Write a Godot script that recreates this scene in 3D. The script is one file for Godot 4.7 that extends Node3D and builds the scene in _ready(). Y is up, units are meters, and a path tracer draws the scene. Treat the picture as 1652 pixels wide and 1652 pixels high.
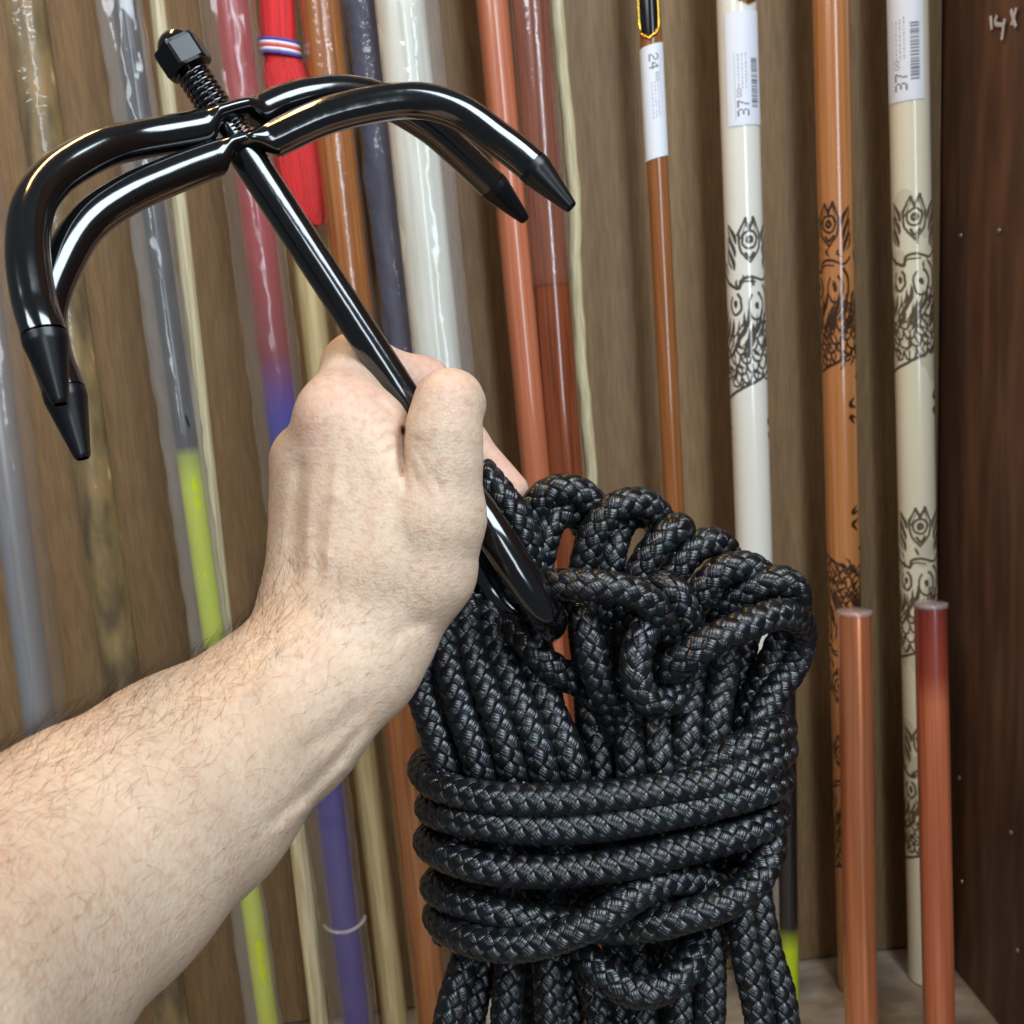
extends Node3D

# ---------------------------------------------------------------- viewpoint
const CAM_POS := Vector3(0.0, 0.655, 0.86)
const FOCAL := 1620.0      # lens measured in photo pixels, photo 1652 wide
const HALF := 826.0
var cb := Basis.from_euler(Vector3(deg_to_rad(-11.7), deg_to_rad(-3.8), deg_to_rad(-4.5)))
var cb_inv := cb.inverse()
var rng := RandomNumberGenerator.new()
var M := {}
var used := {}


func _ready():
	rng.seed = 7
	setup_view()
	setup_light()
	make_materials()
	build_setting()
	build_poles()
	build_hook()
	build_rope()
	build_person()


func setup_view():
	var cam := Camera3D.new()
	cam.name = "camera"
	add_child(cam)
	cam.near = 0.02
	cam.far = 60.0
	cam.fov = rad_to_deg(2.0 * atan(HALF / FOCAL))
	cam.transform = Transform3D(cb, CAM_POS)
	cam.current = true
	var we := WorldEnvironment.new()
	we.name = "environment"
	var e := Environment.new()
	e.background_mode = Environment.BG_COLOR
	e.background_color = Color(0.58, 0.61, 0.64)
	e.background_energy_multiplier = 0.33
	e.tonemap_mode = Environment.TONE_MAPPER_LINEAR
	e.tonemap_exposure = 1.0
	e.sdfgi_enabled = true
	e.ssao_enabled = true
	e.ssil_enabled = true
	we.environment = e
	var at := CameraAttributesPhysical.new()
	at.frustum_focal_length = 35.0
	at.frustum_focus_distance = 0.40
	at.exposure_aperture = 19.0
	we.camera_attributes = at
	add_child(we)


func area(called: String, pos: Vector3, target: Vector3, size: Vector2, energy: float, col: Color):
	var l := AreaLight3D.new()
	l.name = called
	add_child(l)
	l.look_at_from_position(pos, target, Vector3(0.1, 1, 0.05))
	l.area_size = size
	l.light_energy = energy
	l.light_color = col
	l.shadow_enabled = true
	l.area_range = 8.0


func setup_light():
	# ceiling panels of the shop: a cool one up to the right, one to the left, a warm lamp above the rack
	area("ceiling_panel_light", Vector3(0.62, 1.62, 1.20), Vector3(0.05, 0.55, 0.25), Vector2(0.95, 0.72), 3.05, Color(0.90, 0.955, 1.0))
	area("ceiling_panel_light_001", Vector3(-0.85, 1.45, 1.35), Vector3(-0.1, 0.6, 0.3), Vector2(0.8, 0.3), 0.9, Color(0.95, 0.97, 1.0))
	area("warm_lamp_light", Vector3(-0.32, 1.62, 0.15), Vector3(-0.28, 0.6, 0.10), Vector2(0.7, 0.10), 0.95, Color(1.0, 0.80, 0.50))
	# the bright shop front behind the photographer
	area("shop_window_light", Vector3(0.62, 0.95, 3.0), Vector3(0.1, 0.6, 0.2), Vector2(0.42, 1.5), 2.2, Color(0.90, 0.955, 1.0))


# ---------------------------------------------------------------- helpers
func P(x: float, y: float, d: float) -> Vector3:
	return CAM_POS + cb * (Vector3((x - HALF) / FOCAL, -(y - HALF) / FOCAL, -1.0) * d)


func PZ(x: float, y: float, z: float) -> Vector3:       # where the line of sight meets the upright plane z
	var d := cb * Vector3((x - HALF) / FOCAL, -(y - HALF) / FOCAL, -1.0)
	return CAM_POS + d * ((z - CAM_POS.z) / d.z)


func depth_of(p: Vector3) -> float:
	return -(cb.inverse() * (p - CAM_POS)).z


func obj(called: String, mesh: Mesh, mat: Material, parent: Node = null) -> MeshInstance3D:
	var o := MeshInstance3D.new()
	o.name = called
	o.mesh = mesh
	o.material_override = mat
	if parent:
		parent.add_child(o, true)
		if parent is Node3D and parent != self:
			o.position = -base_of(parent)
	else:
		add_child(o, true)
	return o


func base_of(n: Node) -> Vector3:
	var p := Vector3.ZERO
	while n is Node3D and n != self:
		p += n.position
		n = n.get_parent()
	return p


func numbered(called: String) -> String:
	if not used.has(called):
		used[called] = 0
		return called
	used[called] += 1
	return "%s_%03d" % [called, used[called]]


func thing(called: String, label: String, category: String, at: Vector3, group := "") -> Node3D:
	var o := Node3D.new()
	o.name = numbered(called)
	add_child(o)
	o.position = at
	o.set_meta("label", label)
	o.set_meta("category", category)
	if group:
		o.set_meta("group", group)
	return o


func spline(pts: Array, per: int) -> PackedVector3Array:
	var out := PackedVector3Array()
	var n := pts.size()
	for i in n - 1:
		var p0: Vector3 = pts[maxi(i - 1, 0)]
		var p1: Vector3 = pts[i]
		var p2: Vector3 = pts[i + 1]
		var p3: Vector3 = pts[mini(i + 2, n - 1)]
		for k in per:
			out.append(p1.cubic_interpolate(p2, p0, p3, float(k) / per))
	out.append(pts[n - 1])
	return out


func resample(pts: PackedVector3Array, step: float) -> PackedVector3Array:
	var out := PackedVector3Array()
	var total := 0.0
	for i in pts.size() - 1:
		total += pts[i].distance_to(pts[i + 1])
	var n := maxi(2, int(round(total / step)))
	var want := 0.0
	var st := total / n
	var acc := 0.0
	out.append(pts[0])
	want = st
	for i in pts.size() - 1:
		var d := pts[i].distance_to(pts[i + 1])
		while d > 0.0 and want <= acc + d + 1e-9 and out.size() <= n:
			out.append(pts[i].lerp(pts[i + 1], (want - acc) / d))
			want += st
		acc += d
	return out


func mesh_of(v: PackedVector3Array, nn: PackedVector3Array, uv: PackedVector2Array, idx: PackedInt32Array, col := PackedColorArray(), uv2 := PackedVector2Array()) -> ArrayMesh:
	var a := []
	a.resize(Mesh.ARRAY_MAX)
	a[Mesh.ARRAY_VERTEX] = v
	if nn.size():
		a[Mesh.ARRAY_NORMAL] = nn
	if uv.size():
		a[Mesh.ARRAY_TEX_UV] = uv
	if uv2.size():
		a[Mesh.ARRAY_TEX_UV2] = uv2
	if col.size():
		a[Mesh.ARRAY_COLOR] = col
	a[Mesh.ARRAY_INDEX] = idx
	var m := ArrayMesh.new()
	m.add_surface_from_arrays(Mesh.PRIMITIVE_TRIANGLES, a)
	return m


func with_normals(m: ArrayMesh) -> ArrayMesh:
	var st := SurfaceTool.new()
	st.create_from(m, 0)
	st.generate_normals()
	return st.commit()


# a tube along pts; rad gives each ring's radius; "up" fixes the frame (else it is carried along)
func sweep(pts: PackedVector3Array, rad: PackedFloat32Array, sides: int, up := Vector3.ZERO, ra := PackedFloat32Array(), off := PackedFloat32Array(), caps := true, vscale := 1.0) -> ArrayMesh:
	var n := pts.size()
	var v := PackedVector3Array()
	var uv := PackedVector2Array()
	var idx := PackedInt32Array()
	var e1 := Vector3.ZERO
	var s := 0.0
	for i in n:
		var t := (pts[mini(i + 1, n - 1)] - pts[maxi(i - 1, 0)]).normalized()
		if up != Vector3.ZERO:
			e1 = (up - t * up.dot(t)).normalized()
		elif e1 == Vector3.ZERO:
			e1 = t.cross(Vector3(0.31, 0.2, 0.93)).normalized()
		else:
			e1 = (e1 - t * e1.dot(t)).normalized()
		var e2 := t.cross(e1)
		if i > 0:
			s += pts[i].distance_to(pts[i - 1])
		var r1 := rad[i]
		var r2 := ra[i] if ra.size() else r1
		var c := pts[i] + (e1 * off[i] if off.size() else Vector3.ZERO)
		for k in sides + 1:
			var a := TAU * k / sides
			v.append(c + e1 * cos(a) * r2 + e2 * sin(a) * r1)
			uv.append(Vector2(float(k) / sides, s * vscale))
	for i in n - 1:
		for k in sides:
			var a := i * (sides + 1) + k
			var b := a + sides + 1
			idx.append_array([a, a + 1, b, b, a + 1, b + 1])
	var m := mesh_of(v, PackedVector3Array(), uv, idx)
	# smooth normals computed by hand so that the seam joins
	var nn := PackedVector3Array()
	nn.resize(v.size())
	for i in range(0, idx.size(), 3):
		var f := (v[idx[i + 2]] - v[idx[i]]).cross(v[idx[i + 1]] - v[idx[i]])
		for k in 3:
			nn[idx[i + k]] += f
	for i in n:
		var a := i * (sides + 1)
		var q := nn[a] + nn[a + sides]
		nn[a] = q
		nn[a + sides] = q
	for i in nn.size():
		nn[i] = nn[i].normalized()
	if caps:
		for end in 2:
			var i: int = 0 if end == 0 else n - 1
			var c := Vector3.ZERO
			var a := i * (sides + 1)
			for k in sides:
				c += v[a + k]
			c /= sides
			var t := (pts[0] - pts[1]).normalized() if end == 0 else (pts[n - 1] - pts[n - 2]).normalized()
			var first := v.size()
			v.append(c)
			nn.append(t)
			uv.append(Vector2(0.5, 0))
			for k in sides + 1:
				v.append(v[a + k])
				nn.append(t)
				uv.append(Vector2(float(k) / sides, 0))
			for k in sides:
				if end == 0:
					idx.append_array([first, first + 2 + k, first + 1 + k])
				else:
					idx.append_array([first, first + 1 + k, first + 2 + k])
	return mesh_of(v, nn, uv, idx)


func constant(n: int, r: float) -> PackedFloat32Array:
	var a := PackedFloat32Array()
	a.resize(n)
	a.fill(r)
	return a


func noise_tex(freq: float, oct: int, cols: Array, size := 256, kind := FastNoiseLite.TYPE_SIMPLEX_SMOOTH, sd := 1, asnormal := false, strength := 4.0) -> NoiseTexture2D:
	var t := NoiseTexture2D.new()
	var n := FastNoiseLite.new()
	n.noise_type = kind
	n.frequency = freq
	n.fractal_octaves = oct
	n.seed = sd
	t.noise = n
	t.width = size
	t.height = size
	t.seamless = true
	if asnormal:
		t.as_normal_map = true
		t.bump_strength = strength
	if cols.size():
		var g := Gradient.new()
		var offs := PackedFloat32Array()
		var cc := PackedColorArray()
		for i in cols.size():
			offs.append(cols[i][0])
			cc.append(cols[i][1])
		g.offsets = offs
		g.colors = cc
		t.color_ramp = g
	return t


func mat(col: Color, rough: float, metal := 0.0) -> StandardMaterial3D:
	var m := StandardMaterial3D.new()
	m.albedo_color = col
	m.roughness = rough
	m.metallic = metal
	return m


func s8(r: int, g: int, b: int) -> Color:
	return Color(r / 255.0, g / 255.0, b / 255.0)


func grain(dark: Color, mid: Color, light: Color, sx: float, sy: float, rough: float, sd: int, freq := 0.03) -> StandardMaterial3D:
	var m := mat(Color.WHITE, rough)
	m.albedo_texture = noise_tex(freq, 4, [[0.2, dark], [0.5, mid], [0.8, light]], 256, FastNoiseLite.TYPE_SIMPLEX_SMOOTH, sd)
	m.uv1_scale = Vector3(sx, sy, 1)
	lacquer(m)
	return m


func lacquer(m: StandardMaterial3D):
	if m.roughness < 0.4:
		m.clearcoat_enabled = true
		m.clearcoat = 0.8
		m.clearcoat_roughness = 0.09


func film(alpha: float, tint: Color, rough: float, bump: float, sd: int, sx: float, sy: float, freq := 0.02) -> StandardMaterial3D:
	var m := mat(Color(tint.r, tint.g, tint.b, alpha), rough)
	m.transparency = BaseMaterial3D.TRANSPARENCY_ALPHA
	m.cull_mode = BaseMaterial3D.CULL_DISABLED
	m.normal_enabled = true
	m.normal_texture = noise_tex(freq, 3, [], 256, FastNoiseLite.TYPE_SIMPLEX_SMOOTH, sd, true, 3.0)
	m.normal_scale = bump
	m.uv1_scale = Vector3(sx, sy, 1)
	return m


func make_materials():
	var wall := mat(Color.WHITE, 0.62)
	wall.albedo_texture = noise_tex(0.02, 5, [[0.15, s8(132, 104, 68)], [0.5, s8(140, 111, 74)], [0.85, s8(148, 118, 80)]], 512, FastNoiseLite.TYPE_SIMPLEX_SMOOTH, 3)
	wall.uv1_scale = Vector3(6.0, 0.22, 1)
	wall.detail_enabled = true
	wall.detail_blend_mode = BaseMaterial3D.BLEND_MODE_MUL
	wall.detail_albedo = noise_tex(0.05, 4, [[0.25, Color(0.88, 0.87, 0.86)], [0.7, Color(1, 1, 1)]], 512, FastNoiseLite.TYPE_SIMPLEX_SMOOTH, 9)
	wall.detail_uv_layer = BaseMaterial3D.DETAIL_UV_2
	wall.uv2_scale = Vector3(16, 0.9, 1)
	M.wall = wall
	var side := mat(Color.WHITE, 0.5)
	side.albedo_texture = noise_tex(0.02, 5, [[0.2, s8(82, 56, 43)], [0.5, s8(96, 67, 51)], [0.8, s8(114, 80, 60)]], 512, FastNoiseLite.TYPE_SIMPLEX_SMOOTH, 21)
	side.uv1_scale = Vector3(4, 0.5, 1)
	M.side = side
	var floor_m := mat(Color.WHITE, 0.6)
	floor_m.albedo_texture = noise_tex(0.012, 5, [[0.2, s8(122, 108, 92)], [0.5, s8(158, 142, 122)], [0.8, s8(186, 174, 158)]], 512, FastNoiseLite.TYPE_SIMPLEX_SMOOTH, 31)
	floor_m.uv1_scale = Vector3(1.4, 3.0, 1)
	M.floor = floor_m
	var steel := mat(s8(8, 9, 11), 0.15)
	steel.metallic_specular = 0.6
	steel.clearcoat_enabled = true
	steel.clearcoat = 0.7
	steel.clearcoat_roughness = 0.07
	steel.heightmap_enabled = true
	steel.heightmap_texture = noise_tex(0.02, 3, [], 256, FastNoiseLite.TYPE_SIMPLEX_SMOOTH, 40)
	steel.heightmap_scale = 0.010
	steel.uv1_triplanar = true
	steel.uv1_scale = Vector3(14, 14, 14)
	M.steel = steel
	var tip := mat(s8(11, 12, 15), 0.33)
	tip.metallic_specular = 0.42
	M.tip = tip
	# braided nylon: satin filaments that run along each pick
	var rope := mat(Color.WHITE, 0.34)
	rope.vertex_color_use_as_albedo = true
	rope.metallic_specular = 0.60
	rope.anisotropy_enabled = true
	rope.anisotropy = 0.85
	rope.normal_enabled = true
	rope.normal_texture = filament_normal()
	rope.normal_scale = 0.45
	M.rope = rope
	M.fuzz = mat(s8(92, 94, 98), 0.5)
	M.core = mat(Color(0.03, 0.03, 0.033), 0.9)
	var skin := mat(Color.WHITE, 0.5)
	skin.vertex_color_use_as_albedo = true
	skin.albedo_texture = noise_tex(0.018, 5, [[0.15, Color(0.93, 0.86, 0.82)], [0.5, Color(0.985, 0.965, 0.95)], [0.85, Color(1, 1, 1)]], 512, FastNoiseLite.TYPE_SIMPLEX_SMOOTH, 55)
	skin.uv1_triplanar = true
	skin.uv1_scale = Vector3(24, 24, 24)
	skin.metallic_specular = 0.42
	skin.subsurf_scatter_enabled = true
	skin.subsurf_scatter_strength = 0.12
	skin.heightmap_enabled = true
	skin.heightmap_texture = noise_tex(0.055, 3, [], 512, FastNoiseLite.TYPE_CELLULAR, 57)
	skin.heightmap_scale = 0.03
	M.skin = skin
	var hair := mat(s8(140, 110, 80), 0.5)
	M.hair = hair
	M.label = mat(s8(226, 230, 238), 0.55)
	M.gold = mat(s8(214, 176, 72), 0.22, 1.0)
	M.black_gloss = mat(s8(16, 16, 18), 0.12)
	M.red_gloss = mat(s8(150, 42, 18), 0.15)
	M.chalk = mat(s8(196, 196, 198), 0.9)
	M.screw = mat(s8(170, 160, 150), 0.35, 0.8)
	M.film = film(0.15, Color(0.80, 0.79, 0.78), 0.10, 0.3, 71, 1, 1.6)
	M.film_wide = film(0.17, Color(0.66, 0.60, 0.55), 0.14, 0.3, 72, 1, 1.2)
	M.film_wrap = film(0.02, Color(0.85, 0.80, 0.70), 0.07, 0.32, 73, 1.5, 4, 0.03)
	M.film_wrap.metallic_specular = 0.42
	M.film_cap = film(0.28, Color(0.86, 0.84, 0.84), 0.15, 0.4, 78, 1, 2)
	M.film_violet = film(0.5, Color(0.62, 0.62, 0.70), 0.14, 0.6, 74, 1, 3, 0.03)


func filament_normal() -> ImageTexture:
	var w := 64
	var img := Image.create(w, 32, false, Image.FORMAT_RGB8)
	var r := RandomNumberGenerator.new()
	r.seed = 5
	var hgt := []
	for x in w:
		hgt.append(1.6 * sin(TAU * 5.0 * x / w) + 0.9 * sin(TAU * 8.0 * x / w + 1.0) + 0.5 * r.randf())
	for y in 32:
		for x in w:
			var xx := (x + int(round(1.2 * sin(y * 0.2)))) % w
			var g: float = hgt[(xx + 1) % w] - hgt[(xx - 1 + w) % w]
			var n := Vector3(-g * 0.42, 0, 1).normalized()
			img.set_pixel(x, y, Color(n.x * 0.5 + 0.5, 0.5, n.z * 0.5 + 0.5))
	return ImageTexture.create_from_image(img)


# ---------------------------------------------------------------- setting
func sheet(a: Vector3, b: Vector3, c: Vector3, d: Vector3, thick: Vector3) -> ArrayMesh:   # a slab: a-b-c-d is its face, thick points to its back
	var v := PackedVector3Array()
	var uv := PackedVector2Array()
	var uv2 := PackedVector2Array()
	var nn := PackedVector3Array()
	var idx := PackedInt32Array()
	var q := [a, b, c, d]
	var n := -thick.normalized()
	var add := func(p: Array, nor: Vector3):
		var f := v.size()
		for k in 4:
			v.append(p[k])
			nn.append(nor)
			uv.append([Vector2(0, 0), Vector2(1, 0), Vector2(1, 1), Vector2(0, 1)][k] * Vector2(p[0].distance_to(p[1]), p[1].distance_to(p[2])))
			uv2.append(uv[uv.size() - 1])
		idx.append_array([f, f + 2, f + 1, f, f + 3, f + 2])
	add.call(q, n)
	add.call([b + thick, a + thick, d + thick, c + thick], -n)
	for k in 4:
		var p0: Vector3 = q[k]
		var p1: Vector3 = q[(k + 1) % 4]
		add.call([p0, p0 + thick, p1 + thick, p1], (p1 - p0).cross(thick).normalized())
	return mesh_of(v, nn, uv, idx, PackedColorArray(), uv2)


func build_setting():
	var xs := PZ(1512, 800, 0.0).x
	var wall := obj("back_wall", sheet(Vector3(-0.75, 0, 0), Vector3(xs, 0, 0), Vector3(xs, 1.5, 0), Vector3(-0.75, 1.5, 0), Vector3(0, 0, -0.018)), M.wall)
	wall.set_meta("kind", "structure")
	var side := obj("side_wall", sheet(Vector3(xs + 0.002, 0, -0.018), Vector3(xs + 0.002, 0, 0.62), Vector3(xs + 0.002, 1.5, 0.62), Vector3(xs + 0.002, 1.5, -0.018), Vector3(0.02, 0, 0)), M.side)
	side.set_meta("kind", "structure")
	var fl := obj("floor", sheet(Vector3(-0.9, -0.003, 0.62), Vector3(0.7, -0.003, 0.62), Vector3(0.7, -0.003, -0.018), Vector3(-0.9, -0.003, -0.018), Vector3(0, -0.02, 0)), M.floor)
	fl.set_meta("kind", "structure")
	# chalk figures and screw heads on the dark board
	var on_side := func(px: float, py: float) -> Vector3:
		var d := cb * Vector3((px - HALF) / FOCAL, -(py - HALF) / FOCAL, -1.0)
		return CAM_POS + d * ((xs - CAM_POS.x) / d.x)
	for st in [[[1599, 26], [1601, 48]], [[1610, 24], [1607, 38], [1623, 40]], [[1622, 30], [1617, 64]], [[1632, 16], [1640, 44]], [[1641, 12], [1633, 40]]]:
		var pts := []
		for q in st:
			pts.append(on_side.call(q[0], q[1]) + Vector3(-0.0006, 0, 0))
		var sp := spline(pts, 6)
		var rr := constant(sp.size(), 0.0018)
		var flat := constant(sp.size(), 0.0004)
		obj("chalk_stroke", sweep(sp, rr, 6, Vector3(1, 0, 0), flat), M.chalk, side)
	for q in [[1631, 1343], [1642, 1533], [1552, 1422], [1548, 1255], [1612, 372], [1550, 380]]:
		var c: Vector3 = on_side.call(q[0], q[1])
		var cy := CylinderMesh.new()
		cy.top_radius = 0.0016
		cy.bottom_radius = 0.0022
		cy.height = 0.0012
		cy.radial_segments = 10
		var o := obj("screw_head", cy, M.screw, side)
		o.transform = Transform3D(Basis(Vector3(0, 0, 1), PI / 2), c + Vector3(-0.0006, 0, 0))


# ---------------------------------------------------------------- staffs in the rack
# a staff runs through two photo points on the upright plane z; w is its width in photo pixels at the first
func make_pole(called: String, label: String, a: Vector2, b: Vector2, z: float, w: float, m: Material, group := "staffs leaning in the rack", zb := -1.0, top := 1.22, bottom := 0.0, bend := 0.0, sub := 1) -> Dictionary:
	var pa := PZ(a.x, a.y, z)
	var pb := PZ(b.x, b.y, z if zb < 0 else zb)
	var dir := (pa - pb).normalized()
	if dir.y < 0:
		dir = -dir
	var foot := pb + dir * ((bottom - pb.y) / dir.y)
	var head := pb + dir * ((top - pb.y) / dir.y)
	var r := w * 0.5 * depth_of(pa) / FOCAL
	foot += dir * 0.0
	var t := thing(called, label, "staff", foot, group)
	var mid := (pa + pb) * 0.5
	var face := (CAM_POS - mid)
	face = (face - dir * face.dot(dir)).normalized()
	var right := face.cross(dir) * -1.0
	var pole := {"node": t, "foot": foot, "dir": dir, "len": foot.distance_to(head), "r": r, "face": face, "right": right, "bend": bend}
	var o := obj("shaft", pole_mesh(pole, 0.0, pole.len, r, 28, bend, sub), m, t)
	pole.shaft = o
	return pole


func pole_mesh(p: Dictionary, s0: float, s1: float, r: float, sides := 28, bend := 0.0, sub := 1, flat := 1.0, wob := 0.0, cx := 0.0, sd := 0) -> ArrayMesh:
	var v := PackedVector3Array()
	var nn := PackedVector3Array()
	var uv := PackedVector2Array()
	var idx := PackedInt32Array()
	var n := maxi(2, int((s1 - s0) / 0.008)) if (bend > 0 or wob > 0) else 2
	var fn := FastNoiseLite.new()
	fn.seed = sd + 3
	fn.frequency = 1.0
	for i in n + 1:
		var s := lerpf(s0, s1, float(i) / n)
		var c: Vector3 = p.foot + p.dir * s + p.right * cx
		var rr := r
		if bend > 0:
			c += p.right * fn.get_noise_1d(s * 9.0) * bend + p.face * fn.get_noise_1d(s * 9.0 + 50) * bend
			rr *= 1.0 + 0.10 * fn.get_noise_1d(s * 34.0 + 9)
		if bend == 0 and wob == 0 and false:
			pass
		for k in sides + 1:
			var a := TAU * k / sides
			var q := rr
			var qf := rr * flat
			if wob > 0:
				var wv := wob * fn.get_noise_3d(cos(a) * 0.9, sin(a) * 0.9, s * 26.0)
				q += wv
				qf += wv
			var dirv: Vector3 = -p.face * cos(a) * qf - p.right * sin(a) * q
			v.append(c + dirv)
			var nrm: Vector3 = (-p.face * cos(a) / maxf(flat, 0.2) - p.right * sin(a)).normalized()
			nn.append(nrm)
			uv.append(Vector2(float(k) / sides, s * 4.0))
	for i in n:
		for k in sides:
			var a := i * (sides + 1) + k
			var b := a + sides + 1
			idx.append_array([a, b, a + 1, b, b + 1, a + 1])
	# rounded ends
	for end in 2:
		var i0 := 0 if end == 0 else n
		var e: Vector3 = -p.dir if end == 0 else p.dir
		var prev := i0 * (sides + 1)
		for ring in 2:
			var f := v.size()
			var k2: float = [0.93, 0.0][ring]
			var up: float = [0.04, 0.05][ring]
			for k in sides + 1:
				var q: Vector3 = v[i0 * (sides + 1) + k]
				var c: Vector3 = p.foot + p.dir * (s0 if end == 0 else s1) + p.right * cx
				v.append(c + (q - c) * k2 + e * r * up * (1 if end == 1 else 0.3))
				nn.append((e * (0.7 + ring) + (q - c).normalized() * (0.5 - 0.5 * ring)).normalized())
				uv.append(Vector2(float(k) / sides, 0.02 * ring))
			for k in sides:
				var a := prev + k
				var b := f + k
				if end == 0:
					idx.append_array([a, a + 1, b, b, a + 1, b + 1])
				else:
					idx.append_array([a, b, a + 1, b, b + 1, a + 1])
			prev = f
	var m := mesh_of(v, nn, uv, idx)
	return with_normals(m) if wob > 0 or bend > 0 else m


func s_at(p: Dictionary, y_px: float) -> float:      # distance up the staff at which it crosses photo row y
	var lo := 0.0
	var hi: float = p.len + 0.4
	for i in 40:
		var md := (lo + hi) * 0.5
		var q: Vector3 = cb.inverse() * (p.foot + p.dir * md - CAM_POS)
		var y: float = HALF - FOCAL * q.y / -q.z
		if y > y_px:
			lo = md
		else:
			hi = md
	return lo


# a patch wrapped on a staff: from s0 to s1, between the angles a0 and a1 (0 faces the camera), cut by shape(u, v) -> half width factor
func patch(p: Dictionary, s0: float, s1: float, a0: float, a1: float, lift: float, taper_low := 0.0, rag := 0.0) -> ArrayMesh:
	var v := PackedVector3Array()
	var nn := PackedVector3Array()
	var uv := PackedVector2Array()
	var idx := PackedInt32Array()
	var nu := 14
	var nv := 16
	for i in nv + 1:
		var f := float(i) / nv
		var k := 1.0
		if taper_low > 0 and f < taper_low:
			k = sqrt(1.0 - pow(1.0 - f / taper_low, 2.0))
		for j in nu + 1:
			var g := float(j) / nu
			var a := lerpf(a0, a1, 0.5 + (g - 0.5) * k)
			var nrm: Vector3 = p.face * cos(a) + p.right * sin(a)
			var s := lerpf(s0, s1, f) + rag * (g - 0.5)
			v.append(p.foot + p.dir * s + nrm * (p.r + lift))
			nn.append(nrm)
			uv.append(Vector2(g, 1.0 - f))
	for i in nv:
		for j in nu:
			var a := i * (nu + 1) + j
			var b := a + nu + 1
			idx.append_array([a, b, a + 1, b, b + 1, a + 1])
	return mesh_of(v, nn, uv, idx)


const DIGITS := {"0": "01110 10001 10001 10001 10001 10001 01110", "2": "01110 10001 00001 00110 01000 10000 11111", "3": "11110 00001 00001 01110 00001 00001 11110", "4": "00010 00110 01010 10010 11111 00010 00010", "7": "11111 00001 00010 00010 00100 00100 00100"}


func label_texture(price: String, upward: bool, with_code: bool, sd: int) -> ImageTexture:
	# laid out as it would be read (wide), then turned to run along the staff
	var w := 320
	var h := 112
	var img := Image.create(w, h, false, Image.FORMAT_RGB8)
	img.fill(s8(232, 236, 244))
	var r := RandomNumberGenerator.new()
	r.seed = sd
	var ink := s8(96, 100, 112)
	var faint := s8(186, 190, 200)
	var x0 := 26
	for d in price.length():
		var rows: PackedStringArray = DIGITS[price[d]].split(" ")
		for j in 7:
			for i in 5:
				if rows[j][i] == "1":
					img.fill_rect(Rect2i(x0 + d * 24 + i * 4, 30 + j * 5, 4, 5), ink)
	for d in 2:
		var rows: PackedStringArray = DIGITS["0"].split(" ")
		for j in 7:
			for i in 5:
				if rows[j][i] == "1":
					img.fill_rect(Rect2i(x0 + 54 + d * 13 + i * 2, 30 + j * 2, 2, 2), ink)
	img.fill_rect(Rect2i(16, 24, 190, 2), faint)
	for k in 3:
		var x := 104
		while x < 204:
			var l := r.randi_range(3, 9)
			img.fill_rect(Rect2i(x, 34 + k * 11, l, 4), faint.darkened(0.08))
			x += l + r.randi_range(2, 4)
	if with_code:
		var x := 50
		while x < 190:
			var l := r.randi_range(1, 4)
			img.fill_rect(Rect2i(x, 74, l, 24), s8(84, 88, 100))
			x += l + r.randi_range(1, 4)
	img.rotate_90(COUNTERCLOCKWISE if upward else CLOCKWISE)
	return ImageTexture.create_from_image(img)


func stroke(img: Image, pts: Array, w0: float, w1: float, col: Color, wrap := true):
	var v := []
	for q in pts:
		v.append(Vector3(q[0], q[1], 0))
	var sp := spline(v, 10)
	var W := img.get_width()
	var H := img.get_height()
	for i in sp.size():
		var f := float(i) / maxf(1, sp.size() - 1)
		var rad := lerpf(w0, w1, f)
		if w1 < 0:
			rad = w0 * sin(PI * clampf(f, 0.05, 0.95))
		var c := sp[i]
		for dy in range(-int(rad) - 1, int(rad) + 2):
			for dx in range(-int(rad) - 1, int(rad) + 2):
				var dd := sqrt(dx * dx + dy * dy)
				var al := clampf(rad - dd + 0.7, 0, 1) * col.a
				if al <= 0:
					continue
				var x := posmod(int(c.x) + dx, W)
				var y := posmod(int(c.y) + dy, H)
				var o := img.get_pixel(x, y)
				if al > o.a:
					img.set_pixel(x, y, Color(col.r, col.g, col.b, al))


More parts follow.
